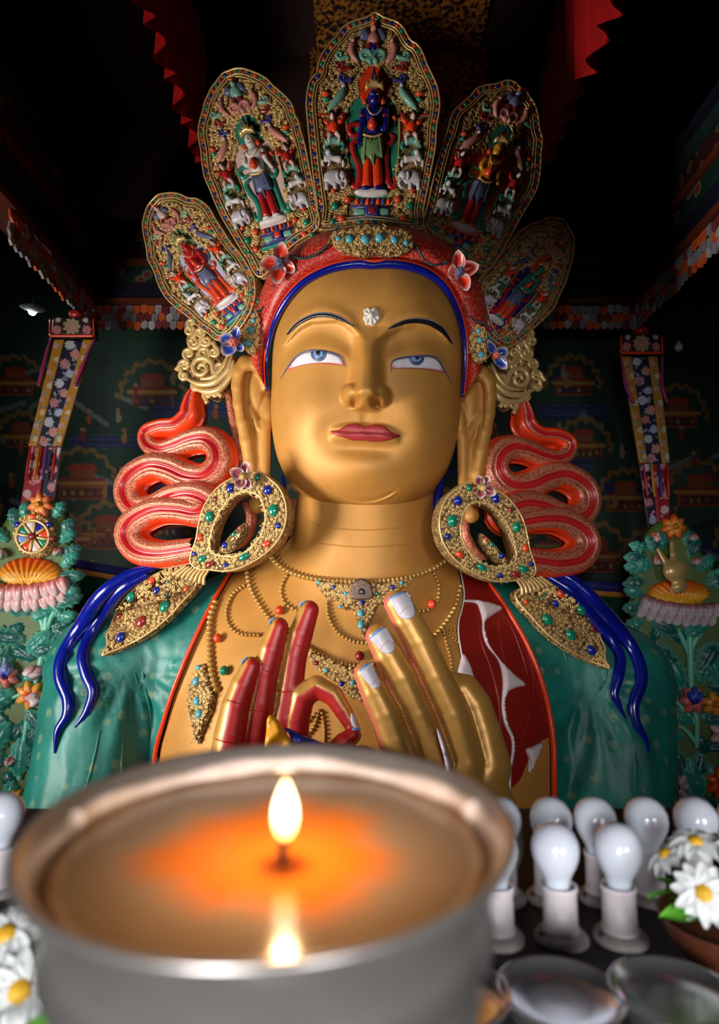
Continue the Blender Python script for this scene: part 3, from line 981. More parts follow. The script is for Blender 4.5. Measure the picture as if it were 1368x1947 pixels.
# ---- crown panels
TRACE = {
 'mid': [(607, 440), (603, 397), (597, 352), (591.6, 307), (587, 264), (583.7, 230), (581.5, 201), (583.7, 178), (589, 156), (602, 141), (604, 126), (612, 106), (627, 84), (641, 69), (652, 54), (673, 42), (697, 35), (713.6, 26), (730, 35), (745, 40), (759, 46), (772, 61), (782, 79), (795, 87), (806, 104), (814, 126), (823, 144), (833, 167), (838, 196), (837, 217), (832, 246), (830, 282), (824, 316), (815, 361), (807, 402), (799, 440), (700, 432)],
 'left_up': [(470, 492), (455, 469), (440, 444), (424.6, 418), (411, 389), (401, 363), (391, 340), (386.6, 317), (384, 290), (380, 268), (379, 250), (382, 231), (388, 212), (391, 197), (398, 182), (404, 169), (415, 155), (425, 142), (436, 137), (450, 132), (466, 132), (482, 137), (497, 143), (512, 152), (524, 165), (535, 174), (550, 188), (561, 203), (566, 222), (572, 232), (577, 252), (585, 279), (591, 310), (599, 348), (605, 386), (610, 434), (560, 470), (500, 530)],
 'right_up': [(803, 440), (811, 386), (821, 339), (828, 310), (838, 274), (846, 255), (851, 236), (857, 217), (866, 206), (880, 194), (895, 181), (901, 172), (918, 164), (940, 161), (950, 157), (962, 154), (977, 158), (987, 168), (999, 173), (1004, 184), (1015, 200), (1022, 223), (1025, 248), (1030, 267), (1028, 295), (1026, 331), (1020, 362), (1007, 387), (994, 408), (982, 430), (967, 457), (948, 490), (915, 520), (860, 480)],
 'left_low': [(418, 650), (398, 636), (378, 622), (359, 604), (337, 587), (317, 567), (304, 543), (295, 517), (284, 495), (281, 473), (275, 444), (274, 427), (277, 411), (283, 394), (293, 381), (304, 371), (319, 368), (332, 367), (348, 370), (363, 377), (378, 378), (394, 387), (406, 400), (416, 418), (427, 435), (446, 464), (464, 486), (490, 536), (484, 590), (450, 640)],
 'right_low': [(905, 537), (926, 512), (950, 482), (971, 457), (987, 439), (1004, 427), (1024, 421), (1034, 415), (1049, 414), (1067, 418), (1077, 429), (1082, 439), (1089, 453), (1088, 488), (1081, 513), (1073, 541), (1061, 566), (1051, 588), (1030, 611), (1008, 631), (987, 650), (960, 664), (925, 640), (908, 590)],
}
# plane point, plane normal, halo top, feet, half width of the niche
PANELS = {
 'mid': (P(710, 430, 6.25), (0, -1, -.22), (709, 128), (709, 370), 50),
 'left_up': (P(525, 460, 6.42), (-.33, -1, -.2), (462.6, 222), (523, 422), 41),
 'right_up': (P(885, 470, 6.42), (.36, -1, -.2), (958.7, 238), (882, 436), 37),
 'left_low': (P(445, 590, 6.75), (-.55, -1, -.12), (332.4, 440), (435, 574), 31),
 'right_low': (P(950, 600, 6.75), (.62, -1, -.12), (1043, 487), (942, 611), 26),
}
PALE = mat('pale_rose_paint', srgb(206, 176, 166), .45, 0, .06, 6)
PGRN = mat('sage_paint', srgb(112, 142, 92), .4, 0, .15, 10)
INDIGO = mat('deep_indigo_paint', srgb(22, 24, 104), .25, 0, .15, 10, coat=.3)
LOOKS = {   # halo, niche, skin, skirt, trousers, scarf, feet seat
 'mid': (ORANGE, JADE, INDIGO, PGRN, ORANGE, CRIMSON),
 'left_up': (JADE, PALE, WHITE, SLATE, CRIMSON, JADE),
 'right_up': (JADE, mat('coral_paint', srgb(214, 88, 54), .4, 0, .08, 8), OCHRE, SLATE, CRIMSON, JADE),
 'left_low': (PGRN, mat('lilac_paint', srgb(176, 170, 196), .3, 0, .15, 10), CRIMSON, SLATE, mat('vermilion_paint', srgb(214, 76, 40), .35, 0, .1, 10), mat('vermilion_paint', (0, 0, 0))),
 'right_low': (mat('vermilion_paint', (0, 0, 0)), INDIGO, TEAL, SLATE, mat('vermilion_paint', (0, 0, 0)), CRIMSON),
}
LABELS = {'mid': 'tall middle crown panel with a dark blue standing figure', 'left_up': 'crown panel with a white standing figure before a green halo',
          'right_up': 'crown panel with a yellow standing figure', 'left_low': 'lower crown panel with a red standing figure', 'right_low': 'lower crown panel with a green standing figure'}
GEMS = [REDG, TEALG, MARG, BLUEG]

def fcoord(cx, cy):
    return np.array([cx / 4.427 + 560 - 709, cy / 4.427 - 128])

def inset(ol, d):
    t = np.roll(ol, -1, 0) - np.roll(ol, 1, 0)
    t /= np.linalg.norm(t, axis=1)[:, None] + 1e-9
    n = np.stack([-t[:, 1], t[:, 0]], 1)
    a = ol + n * d
    if inpoly(a[:1] * 0 + (ol + n * 3)[len(ol) // 2], ol)[0]: return a
    return ol - n * d

class Lift:
    def __init__(s, mp, h): s.mp, s.h = mp, h
    def __call__(s, p):
        O, N = s.mp(p)
        return O + N * s.h, N

def curl(cx, cy, R, a0, turns=1.5, hand=1, n=13, tail=1.3):
    """a C-scroll: tail sweeping into a spiral"""
    t = np.linspace(0, 1, n)
    r = R * (1 - .86 * t ** .8)
    ang = a0 + hand * turns * 2 * math.pi * t
    p = np.stack([cx + r * np.cos(ang), cy + r * np.sin(ang)], 1)
    e = p[0] + (p[0] - p[1]) * tail + (p[0] - (cx, cy)) * .35
    return np.vstack([e, p])

def scrollwork(name, region, avoid, mp, m, parent, R=(4, 8), gap=7.5, rad=1.35, h=.012, seed=1, limit=900, sides=4):
    """joined small gold curls; too many and too small to pick apart"""
    rg = np.random.default_rng(seed)
    lo, hi = np.min(region, 0), np.max(region, 0)
    cand = rg.uniform(lo, hi, (int((hi - lo).prod() / 6) + 50, 2))
    ok = inpoly(cand, region) & (pdist(cand, region) > 3)
    for a in avoid: ok &= ~inpoly(cand, a)
    cand = cand[ok]
    kept = []
    for c in cand:
        if not kept or np.min(np.sum((np.array(kept) - c) ** 2, 1)) > gap ** 2:
            kept.append(c)
            if len(kept) >= limit: break
    mb = MB()
    for c in kept:
        r = rg.uniform(*R)
        q = curl(c[0], c[1], r, rg.uniform(0, 6.3), rg.uniform(1.2, 1.8), rg.choice([-1, 1]))
        O, N = mp(q)
        s = np.linalg.norm(O, axis=1) / F
        V, Fc = tube_vf(O + N * h, s * rad * np.linspace(.6, 1.25, len(q)), sides, up=N[0])
        mb.add(V, Fc)
    o = mb.build(name, m, parent)
    o['kind'] = 'stuff'
    return o

def crown_panel(key, seed):
    o_, n_, top, feet, half = PANELS[key]
    mp = PlaneMap(o_, n_)
    top = np.array(top, float); feet = np.array(feet, float)
    ax = (feet - top) / 242.0; perp = np.array([ax[1], -ax[0]]) / np.linalg.norm(ax) * (half / 50.0)
    if perp[0] < 0: perp = -perp
    k = np.linalg.norm(ax)
    def A(cx, cy):
        u, v = fcoord(cx, cy)
        return tuple(top + ax * v + perp * u)
    def Q(*pts): return [A(*p) for p in pts]
    def E(cx, cy, rx, ry, ang=0, n=16):
        return [A(*p) for p in ellipse(cx, cy, rx, ry, ang, n)]
    ol = spline(TRACE[key], 150, True)
    st = 3.2 if key == 'mid' else 3.0
    panel = slab('crown_panel', ol, mp, FILF, STATUE, hfn=lambda p, d: .035 * np.clip(d / 3, 0, 1) - .03 * sstep(15 * k ** .5, 18 * k ** .5, d), thick=.14, step=7, back=True)
    panel['label'] = LABELS[key]
    face = Lift(mp, .005)
    rim = Lift(mp, .035)
    bw = 15 * k ** .5
    # raised mouldings
    for dist, r in ((2.2, 1.7), (bw - 1.5, 1.3), (bw + 3.5, 1.1)):
        q = inset(ol, dist)
        q = np.vstack([q, q[:1]])
        O, N = rim(q)
        s = np.linalg.norm(O, axis=1) / F
        tube('panel_moulding', O, s * r, GOLD2, panel, 6, up=N[0])
    # border jewels
    c = inset(ol, bw * .53)
    keep = [p for p in spline(c, int(plen(c, True) / (12.5 * k ** .35)), True)]
    for i, p in enumerate(keep):
        if key == 'mid' and p[1] > 425: continue
        if pdist([p], OUT, False)[0] < 6 or inpoly([p], np.vstack([OUT, [(900, 760), (500, 760)]]))[0]: continue
        gem(rim, p[0], p[1], 3.6 * k ** .4, 2.9 * k ** .4, RNG.uniform(0, 180), GEMS[i % 4], panel, .7)
    halo_m, niche_m, skin, skirt, pants, scarf = LOOKS[key]
    S = lambda name, pts, m, H=.03, off=.0, bw_=None, thick=.03, sm=True: slab(name, pts, face, m, panel, H=H * (.6 if H > .05 else 1), bw=bw_, thick=thick, step=st, off=off * .6, smoothed=sm)
    T = lambda name, pts, r, m, off=.02, flat=1.0: strip(name, Q(*pts), np.array(r) * k / 4.427, face, m, panel, off=off * .6, step=4, sides=6, flat=flat)
    # niche and halo
    NICHE = Q((545, 810), (490, 860), (450, 930), (440, 1050), (445, 1200), (455, 1400), (475, 1600), (495, 1665), (800, 1668), (830, 1600), (860, 1450), (875, 1300), (885, 1150), (880, 1000), (855, 890), (800, 815))
    HALO = E(672, 735, 137, 178)
    S('niche', NICHE, niche_m, .004, .006, 3); S('halo', HALO, halo_m, .006, .014, 3)
    T('niche_frame', [(545, 812), (490, 860), (450, 930), (440, 1050), (445, 1200), (455, 1400), (475, 1600), (490, 1660)], 7, GOLD2)
    T('niche_frame', [(800, 815), (855, 890), (880, 1000), (885, 1150), (875, 1300), (860, 1450), (830, 1600), (805, 1664)], 7, GOLD2)
    T('halo_frame', [(545, 815), (532, 735), (545, 640), (600, 575), (672, 553), (745, 575), (798, 640), (812, 735), (800, 815)], 7, GOLD2)
    # seat and pedestal
    S('lotus_seat', E(650, 1625, 150, 42), WHITE, .05, .01, 8)
    for i in range(7):
        cx = 530 + i * 44
        S('seat_petal', E(cx, 1700, 20, 30), [ORANGE, CLOUD][i % 2], .025, .01)
    S('pedestal', Q((475, 1735), (825, 1735), (825, 1752), (475, 1752)), CLOUD, .03, .012, 2, sm=False)
    S('pedestal', Q((505, 1755), (600, 1755), (600, 1815), (505, 1815)), MINT, .015, .008, 4, sm=False)
    S('pedestal', Q((705, 1755), (800, 1755), (800, 1815), (705, 1815)), MINT, .015, .008, 4, sm=False)
    S('pedestal', Q((595, 1735), (710, 1735), (710, 1835), (595, 1835)), CLOUD, .03, .016, 3, sm=False)
    S('pedestal', Q((618, 1745), (690, 1745), (690, 1815), (618, 1815)), MARG if key == 'mid' else ORANGE, .02, .042, 3, sm=False)
    S('pedestal', Q((490, 1822), (815, 1822), (835, 1845), (470, 1845)), CLOUD, .03, .012, 2, sm=False)
    S('pedestal', Q((455, 1850), (850, 1850), (865, 1878), (440, 1878)), TEAL, .03, .012, 2, sm=False)
    # figure
    S('scarf', E(610, 1000, 4, 4), scarf, .01, .01)
    T('scarf', [(570, 1060), (500, 1055), (458, 1100), (490, 1150), (560, 1130)], [14, 22, 24, 20, 12], scarf)
    T('scarf', [(548, 1180), (492, 1220), (505, 1310), (540, 1400), (552, 1500), (520, 1580), (480, 1550), (492, 1500)], [16, 26, 24, 24, 26, 30, 24, 12], scarf, flat=.6)
    T('scarf', [(735, 1060), (735, 1170), (790, 1225), (836, 1170), (800, 1130)], [14, 20, 24, 20, 10], scarf)
    T('scarf', [(770, 1190), (772, 1300), (775, 1420), (790, 1540), (828, 1590), (850, 1540), (832, 1500)], [16, 24, 24, 26, 30, 22, 12], scarf, flat=.6)
    S('trouser_leg', Q((585, 1350), (650, 1355), (655, 1480), (650, 1595), (605, 1600), (565, 1590), (575, 1500)), pants, .10, .03)
    S('trouser_leg', Q((655, 1355), (728, 1350), (748, 1480), (745, 1560), (700, 1598), (660, 1590)), pants, .10, .03)
    S('skirt', Q((575, 1165), (660, 1180), (738, 1160), (752, 1260), (745, 1380), (720, 1350), (690, 1385), (665, 1440), (640, 1395), (620, 1365), (585, 1410), (562, 1330), (565, 1240)), skirt, .12, .04)
    for q in ([(600, 1180), (595, 1280), (585, 1390)], [(640, 1185), (645, 1290), (660, 1420)], [(680, 1185), (672, 1290), (664, 1420)], [(715, 1180), (725, 1270), (735, 1360)]):
        T('skirt_fold', q, [4, 8, 4], skirt, .135)
    S('torso', Q((575, 935), (635, 915), (705, 915), (775, 935), (770, 1000), (735, 1070), (722, 1165), (655, 1178), (592, 1165), (598, 1060), (570, 1000)), skin, .13, .05)
    T('belt', [(578, 1168), (620, 1182), (660, 1188), (700, 1180), (740, 1162)], 9, GOLD2, .15)
    if key in ('left_up', 'right_up'):
        T('arm', [(590, 960), (560, 1050), (600, 1080), (620, 1020)], [24, 26, 20, 16], skin, .12)
        T('arm', [(765, 955), (775, 1060), (800, 1120), (820, 1160)], [24, 26, 20, 16], skin, .09)
    else:
        T('arm', [(585, 955), (572, 1060), (560, 1150), (545, 1230), (552, 1265)], [26, 27, 21, 20, 14], skin, .10)
        T('arm', [(765, 955), (765, 1050), (760, 1130), (725, 1100)], [26, 27, 21, 16], skin, .10)
    T('armband', [(550, 1005), (575, 1012), (598, 1005)], 14, MARG, .13)
    T('armband', [(742, 1005), (766, 1012), (790, 1005)], 14, MARG, .13)
    S('head', E(672, 850, 58, 76), skin, .13, .06)
    T('nose', [(672, 835), (671, 860)], [5, 9], skin, .19)
    T('mouth', [(658, 885), (672, 890), (686, 885)], 4, MARG, .175)
    for ex in (650, 694): T('eye', [(ex - 10, 846), (ex, 842), (ex + 10, 846)], 4, WHITE, .178)
    S('diadem', Q((598, 800), (602, 715), (628, 745), (640, 680), (658, 715), (672, 630), (688, 715), (706, 680), (718, 745), (746, 712), (748, 800), (715, 775), (672, 765), (630, 775)), GOLD2, .03, .15, 14, sm=False)
    T('topknot', [(672, 700), (672, 640), (672, 600)], [22, 16, 5], ULTRA, .11)
    for ex in (600, 742): T('ear_ornament', [(ex, 860), (ex - (8 if ex < 670 else -8), 900)], [16, 20], REDG, .08)
    S('breast_jewel', Q((620, 1075), (650, 1030), (690, 1065), (694, 1110), (655, 1145), (615, 1112)), REDG, .05, .17)
    T('necklace', [(610, 950), (640, 1000), (672, 1015), (705, 1000), (740, 950)], 6, GOLD2, .17)
    for fx in (605, 708): S('foot', E(fx, 1600, 48, 24), skin if key != 'left_low' else CRIMSON, .07, .06)
    T('flower_stem', [(800, 1110), (840, 1070), (845, 1000)], 8, TEAL, .03)
    S('flower', E(838, 1010, 26, 24), REDG, .05, .03)
    # animals and riders on both sides of the niche
    for sgn in (-1, 1):
        mxx = lambda x: 660 + sgn * (660 - x) if sgn > 0 else x
        X = lambda x: x if sgn < 0 else 1320 - x
        QX = lambda pts: Q(*[(X(x), y) for x, y in pts])
        SX = lambda name, pts, m, H=.03, off=.0, bw_=None: slab(name, QX(pts), face, m, panel, H=H * .65, bw=bw_, thick=.03, step=st, off=off * .6)
        TX = lambda name, pts, r, m, off=.02: T(name, [(X(x), y) for x, y in pts], r, m, off)
        elp = lambda cx, cy, rx, ry, a=0: [tuple(p) for p in ellipse(cx, cy, rx, ry, a, 14)]
        TX('stall_bar', [(195, 975), (300, 972), (432, 970)], 11, CRIMSON)
        SX('elephant', [(248, 1550), (250, 1480), (285, 1448), (345, 1436), (400, 1448), (412, 1500), (405, 1560), (350, 1568), (300, 1572)], GREYW, .10, .02)
        SX('elephant_head', elp(408, 1498, 42, 46), GREYW, .09, .06)
        TX('elephant_leg', [(278, 1545), (276, 1585), (278, 1612)], [20, 19, 17], GREYW, .05)
        TX('elephant_leg', [(345, 1550), (346, 1585), (344, 1606)], [20, 18, 16], GREYW, .05)
        TX('elephant_trunk', [(425, 1520), (440, 1560), (425, 1600), (396, 1596), (392, 1580)], [18, 15, 12, 9, 6], GREYW, .09)
        TX('elephant_ear', [(375, 1475), (362, 1510), (378, 1540)], [12, 17, 8], GREYW, .13)
        TX('elephant_tusk', [(410, 1535), (400, 1556)], [6, 3], WHITE, .13)
        TX('lion', [(252, 1352), (320, 1346), (398, 1356)], [26, 22, 30], WHITE, .05)
        TX('lion_leg', [(246, 1362), (238, 1388), (250, 1410)], [15, 11, 10], WHITE, .05)
        TX('lion_leg', [(300, 1360), (300, 1390), (288, 1410)], [14, 10, 9], WHITE, .06)
        TX('lion_leg', [(405, 1365), (418, 1392), (410, 1415)], [17, 12, 10], WHITE, .05)
        TX('lion_tail', [(425, 1345), (445, 1325), (430, 1305)], [9, 11, 5], JADE, .05)
        SX('lion_head', elp(292, 1312, 34, 32), GREYW, .09, .07)
        for q_ in range(7):
            an_ = math.radians(150 + q_ * 40)
            TX('lion_mane', [(292 + 30 * math.cos(an_), 1312 + 28 * math.sin(an_)), (292 + 46 * math.cos(an_ + .3), 1312 + 44 * math.sin(an_ + .3))], [13, 6], JADE, .08)
        TX('mount', [(262, 1222), (330, 1196), (395, 1218)], [24, 28, 24], MINT, .05)
        TX('mount_neck', [(392, 1210), (418, 1236), (412, 1268), (392, 1276)], [19, 16, 14, 8], JADE, .06)
        TX('mount_leg', [(268, 1230), (256, 1258), (262, 1280)], [13, 9, 8], MINT, .05)
        RC = ORANGE if key in ('mid', 'left_low', 'right_low') else CRIMSON
        SX('rider', [(285, 1060), (330, 1030), (380, 1052), (384, 1110), (352, 1160), (312, 1150), (290, 1110)], RC, .10, .03)
        SX('rider_head', elp(322, 1003, 25, 29), PALE, .10, .06)
        TX('rider_hair', [(298, 1000), (304, 978), (324, 970), (344, 980)], [8, 11, 11, 7], BLACK, .12)
        TX('rider_arm', [(372, 1056), (408, 1030), (412, 990)], [18, 15, 11], RC, .08)
        TX('rider_arm', [(294, 1062), (262, 1050), (258, 1020)], [17, 14, 10], RC, .08)
        TX('rider_leg', [(352, 1140), (384, 1176), (372, 1222)], [20, 16, 10], PALE, .09)
        TX('rider_leg', [(312, 1145), (292, 1180), (300, 1225)], [20, 15, 9], PALE, .09)
        TX('sea_creature', [(425, 735), (410, 790), (365, 850), (320, 900), (285, 945)], [16, 30, 32, 26, 8], MINT if key == 'mid' else (ROSE if 'up' in key else SLATE), .03)
        TX('sea_creature_head', [(430, 745), (410, 735), (430, 715)], [14, 18, 6], GREYW, .05)
        SX('plume', elp(265, 800, 40, 26, 10), REDG, .06, .02)
        SX('plume', elp(270, 850, 34, 24, -20), JADE, .06, .02)
        for (cx, cy, m) in ((412, 665, CLOUD), (400, 565, MARG), (385, 475, MINT)):
            q = [(X(p[0]), p[1]) for p in curl(cx, cy, 42, .6, 1.3, 1)]
            T('cloud_curl', q, np.linspace(16, 10, len(q)), m, .03)
        q = [(X(p[0]), p[1]) for p in curl(598, 485, 56, .1, 1.6, -1)]
        T('tail_scroll', q, np.linspace(26, 10, len(q)), MINT if key == 'mid' else ROSE, .03)
        TX('serpent_maiden', [(500, 380), (480, 420), (490, 480), (540, 540)], [20, 26, 22, 12], ROSE, .04)
        SX('serpent_maiden_head', elp(497, 368, 20, 22), ROSE, .07, .05)
        SX('bird_wing', [(640, 300), (600, 245), (555, 280), (550, 335), (590, 345), (630, 335)], SLATE, .05, .03)
        TX('bird_leg', [(645, 390), (615, 420), (612, 460)], [20, 16, 10], MARG, .04)
        gem(face, *A(X(345), 1745), 7 * k, 7 * k, 0, TEALG, panel, .7, off=.03)
        gem(face, *A(X(450), 1690), 6 * k, 6 * k, 0, REDG, panel, .7, off=.03)
        gem(face, *A(X(325), 1875), 5 * k, 5 * k, 0, TEALG, panel, .7, off=.03)
        gem(face, *A(X(400), 1850), 7 * k, 6 * k, 30, REDG, panel, .7, off=.03)
        gem(face, *A(X(330), 1615), 4 * k, 5 * k, 0, REDG, panel, .7, off=.03)
    if key == 'mid':
        SB = S
        SB('bird_body', E(670, 340, 52, 58), ROSE, .09, .03); SB('bird_head', E(670, 262, 30, 34), ROSE, .09, .05); SB('bird_crest', E(672, 225, 32, 20), REDG, .06, .06); SB('bird_tail', E(668, 420, 34, 44), INDIGO, .06, .03)
    else:
        c_ = {'left_up': MINT, 'right_up': SLATE, 'left_low': PALE, 'right_low': OCHRE}[key]
        S('bird_body', E(670, 340, 62, 66), c_, .09, .03); S('bird_head', E(670, 262, 34, 34), c_, .09, .05); S('bird_crest', E(672, 225, 32, 20), REDG, .06, .06)
    av = [NICHE, HALO, Q((230, 1630), (450, 1630), (450, 1000), (230, 1000)), Q((870, 1630), (1090, 1630), (1090, 1000), (870, 1000)), Q((440, 1640), (860, 1640), (860, 1900), (440, 1900)), E(670, 320, 110, 120)]
    scrollwork('scrollwork', inset(ol, bw + 5)[:], av, face, GOLD2, panel, (4.2 * k ** .6, 8.0 * k ** .6), 7.6 * k ** .7, 1.5, .014, seed)
    return panel
for i_, key in enumerate(TRACE):
    crown_panel(key, 11 + i_)

# ---- plaques, stone strings and porcelain flowers on the band
def plaque(outline, gems, m=FIL, mp=BAND, off=.03, seed=3, parent=STATUE, R=(4, 7), H=.06, gap=8, name='band_plaque', rim=True, gm=None):
    pl = slab(name, outline, mp, m, parent, H=H, bw=8, thick=.05, step=4, off=off)
    ol = spline(outline, max(24, int(plen(outline, True) / 5)), True)
    up = Lift(mp, off + H * .85)
    scrollwork('scrollwork', ol, [ellipse(x, y, r + 1, r + 1) for x, y, r, *_ in gems], up, GOLD2, pl, R, gap, 1.2, .01, seed)
    for x, y, r, *rest in gems:
        mm_ = rest[0] if rest else (gm or TURQ)
        ry = rest[1] if len(rest) > 1 else r
        an = rest[2] if len(rest) > 2 else 0
        gem(up, x, y, r, ry, an, mm_, pl, .7, off=.012)
    return pl
def c6(*pts): return [(420 + x / 2.533, 420 + y / 2.533) for x, y in pts]
plaque(c6((530, 90), (545, 60), (580, 45), (620, 48), (650, 35), (700, 28), (725, 36), (760, 30), (800, 40), (840, 50), (880, 52), (915, 75), (930, 105), (925, 140), (890, 160), (850, 172), (790, 176), (740, 168), (690, 180), (640, 168), (590, 158), (555, 135)),
       [(*c6((570, 98))[0], 5), (*c6((622, 100))[0], 7.5), (*c6((697, 102))[0], 8.5), (*c6((765, 95))[0], 8.5), (*c6((835, 105))[0], 7), (*c6((890, 118))[0], 5)], seed=31)
def c4(*pts): return [(260 + x / 4.56, 350 + y / 4.56) for x, y in pts]
plaque(c4((1000, 1170), (1030, 1130), (1065, 1150), (1075, 1200), (1085, 1270), (1078, 1360), (1060, 1430), (1020, 1480), (970, 1470), (935, 1420), (930, 1350), (945, 1270), (960, 1220)),
       [(*c4((1025, 1195))[0], 4.5), (*c4((1005, 1275))[0], 6.5), (*c4((980, 1390))[0], 7)], seed=32)
def c5(*pts): return [(840 + x / 4.886, 390 + y / 4.886) for x, y in pts]
plaque(c5((290, 1150), (330, 1115), (370, 1140), (395, 1200), (420, 1290), (420, 1390), (395, 1450), (340, 1478), (290, 1460), (262, 1380), (248, 1290), (262, 1200)),
       [(*c5((330, 1180))[0], 4.5), (*c5((345, 1265))[0], 5.5), (*c5((355, 1400))[0], 6.5)], seed=33)
STONE = mat('dark_turquoise_stone', srgb(50, 78, 80), .35, 0, .4, 60)
def stone_string(path, r=2.9):
    c = strip('stone_string', path, 1.0, Lift(BAND, .01), BLACK, STATUE, off=.03, step=5)
    beads(Lift(BAND, .03), path, r, 4.6, STONE, c, 'stone', .85)
stone_string(c6((565, 35), (540, 70), (515, 120), (470, 160), (420, 182), (375, 184), (338, 172)))
stone_string(c6((895, 50), (910, 90), (950, 140), (975, 185), (1010, 212), (1050, 215), (1095, 198)))
stone_string(c6((258, 320), (240, 370), (215, 410), (180, 440), (155, 446)))
stone_string(c6((1172, 380), (1180, 430), (1205, 470), (1240, 490), (1265, 495)))

def porcelain_flower(cx, cy, petals, inner, core, Y, core_r, label, nrm=(0, -1, -.25)):
    """four cupped petals (angle, length, half width in pixels) around a twisted button"""
    mp = PlaneMap(P(cx, cy, Y), nrm)
    fl = slab('porcelain_flower', ellipse(cx, cy, core_r * .9, core_r * .9), mp, core, STATUE, H=.06, thick=.05, step=2.5, off=.03)
    fl['label'] = label
    pm = painted('porcelain', .22)
    for ang, L, w in petals:
        a = math.radians(ang); d = np.array([math.cos(a), math.sin(a)]); n = np.array([-d[1], d[0]])
        c = np.array([cx, cy]) + d * (core_r * .4)
        rows, cols, col = [], 9, []
        V = []; s = Y / F
        for i in range(11):
            t = i / 10
            hw = w * (math.sin(math.pi * min(1, t * .93 + .07) ** .75) ** .6) * (1 if t < .999 else .25)
            for j in range(cols):
                u = (j / (cols - 1)) * 2 - 1
                q = c + d * L * t + n * hw * u
                O, N = mp([q])
                h = s * (w * .75 * (u * u) * math.sin(math.pi * min(t + .12, 1)) + L * .30 * t * t)
                V.append(O[0] + N[0] * h)
                k = np.clip(1.25 - ((t - .45) / .55) ** 2 * 1.1 - .75 * u * u, 0, 1)
                col.append(np.array(srgb(226, 214, 206)) * (1 - k) + np.array(inner) * k)
        Fc = [(i * cols + j, i * cols + j + 1, (i + 1) * cols + j + 1, (i + 1) * cols + j) for i in range(10) for j in range(cols - 1)]
        nv = len(V); N0 = mp([(cx, cy)])[1][0]
        V2 = V + [p - N0 * .015 for p in V]
        Fb = [tuple(x + nv for x in f[::-1]) for f in Fc]
        me = mesh('petal', V2, Fc + Fb, True, np.vstack([col, col]))
        ob('petal', me, pm, fl)
    # twisted ribs on the button
    for k_ in range(7):
        a0 = k_ * 2 * math.pi / 7
        q = [(cx + core_r * r * math.cos(a0 + r * 1.2), cy + core_r * r * math.sin(a0 + r * 1.2)) for r in (.12, .4, .7, .95)]
        O, N = mp(q)
        hh = np.array([.13, .125, .105, .06])
        tube('button_rib', O + N * hh[:, None], np.array([1.0, 1.6, 1.8, 1.2]) * Y / F, core, fl, 5, up=N[0])
    return fl
RED_IN, BLUE_IN, PUR_IN = srgb(214, 52, 26), srgb(30, 60, 150), srgb(140, 58, 66)
PINKC = mat('pink_button', srgb(206, 106, 92), .35, 0, .08)
porcelain_flower(534, 502, [(-85, 36, 14), (175, 36, 15), (30, 28, 13), (102, 38, 15)], RED_IN, SLATE, 6.05, 10.5, 'red and white porcelain flower on the crown band beside the white-figure panel')
porcelain_flower(872, 519, [(-92, 38, 13), (-18, 36, 15), (65, 36, 14), (170, 17, 16)], RED_IN, SLATE, 6.1, 9.5, 'red and white porcelain flower on the crown band beside the yellow-figure panel')
porcelain_flower(446, 652, [(-78, 28, 10), (200, 26, 13), (130, 28, 15), (40, 20, 9)], BLUE_IN, PINKC, 6.45, 10, 'blue and white porcelain flower below the red-figure panel')
porcelain_flower(941, 677, [(-25, 24, 11), (50, 30, 11), (-115, 30, 8)], BLUE_IN, PINKC, 6.45, 8, 'blue and white porcelain flower below the green-figure panel')

# ================================================================== ornaments
def cA(*pts): return [(220 + x / 3.8, 640 + y / 3.8) for x, y in pts]       # photo crop beside the proper right ear
def mir(pts, s, dy): return [(s - x, y + dy) for x, y in pts]

# ---- curling red ribbons
def speckle():
    m, nt, b = _nodes('gilt_speckle')
    n = _noise(nt, 70, 3)
    r = _ramp(nt, n.outputs[0], [(0.42, srgb(150, 46, 30)), (0.58, srgb(202, 134, 100))])
    nt.links.new(r.outputs[0], b.inputs['Base Color']); b.inputs['Roughness'].default_value = .4; b.inputs['Metallic'].default_value = .25
    MATS['gilt_speckle'] = m
    return m
SPECK = speckle()
RIB = [(580, 352, 12), (548, 420, 48), (530, 500, 68), (520, 570, 76), (440, 640, 66), (330, 655, 62), (240, 700, 62), (250, 780, 62), (340, 822, 62), (450, 800, 64), (560, 760, 68), (680, 750, 76), (765, 820, 78), (775, 930, 78), (690, 1020, 80), (560, 1020, 80), (430, 965, 80), (310, 950, 76), (190, 1020, 76), (150, 1130, 76), (205, 1235, 74), (340, 1240, 70), (490, 1175, 72), (640, 1160, 76), (760, 1220, 78), (690, 1290, 70), (540, 1270, 70), (390, 1275, 74), (255, 1350, 78), (220, 1450, 80), (290, 1545, 80), (430, 1575, 72), (580, 1560, 66), (700, 1540, 60)]
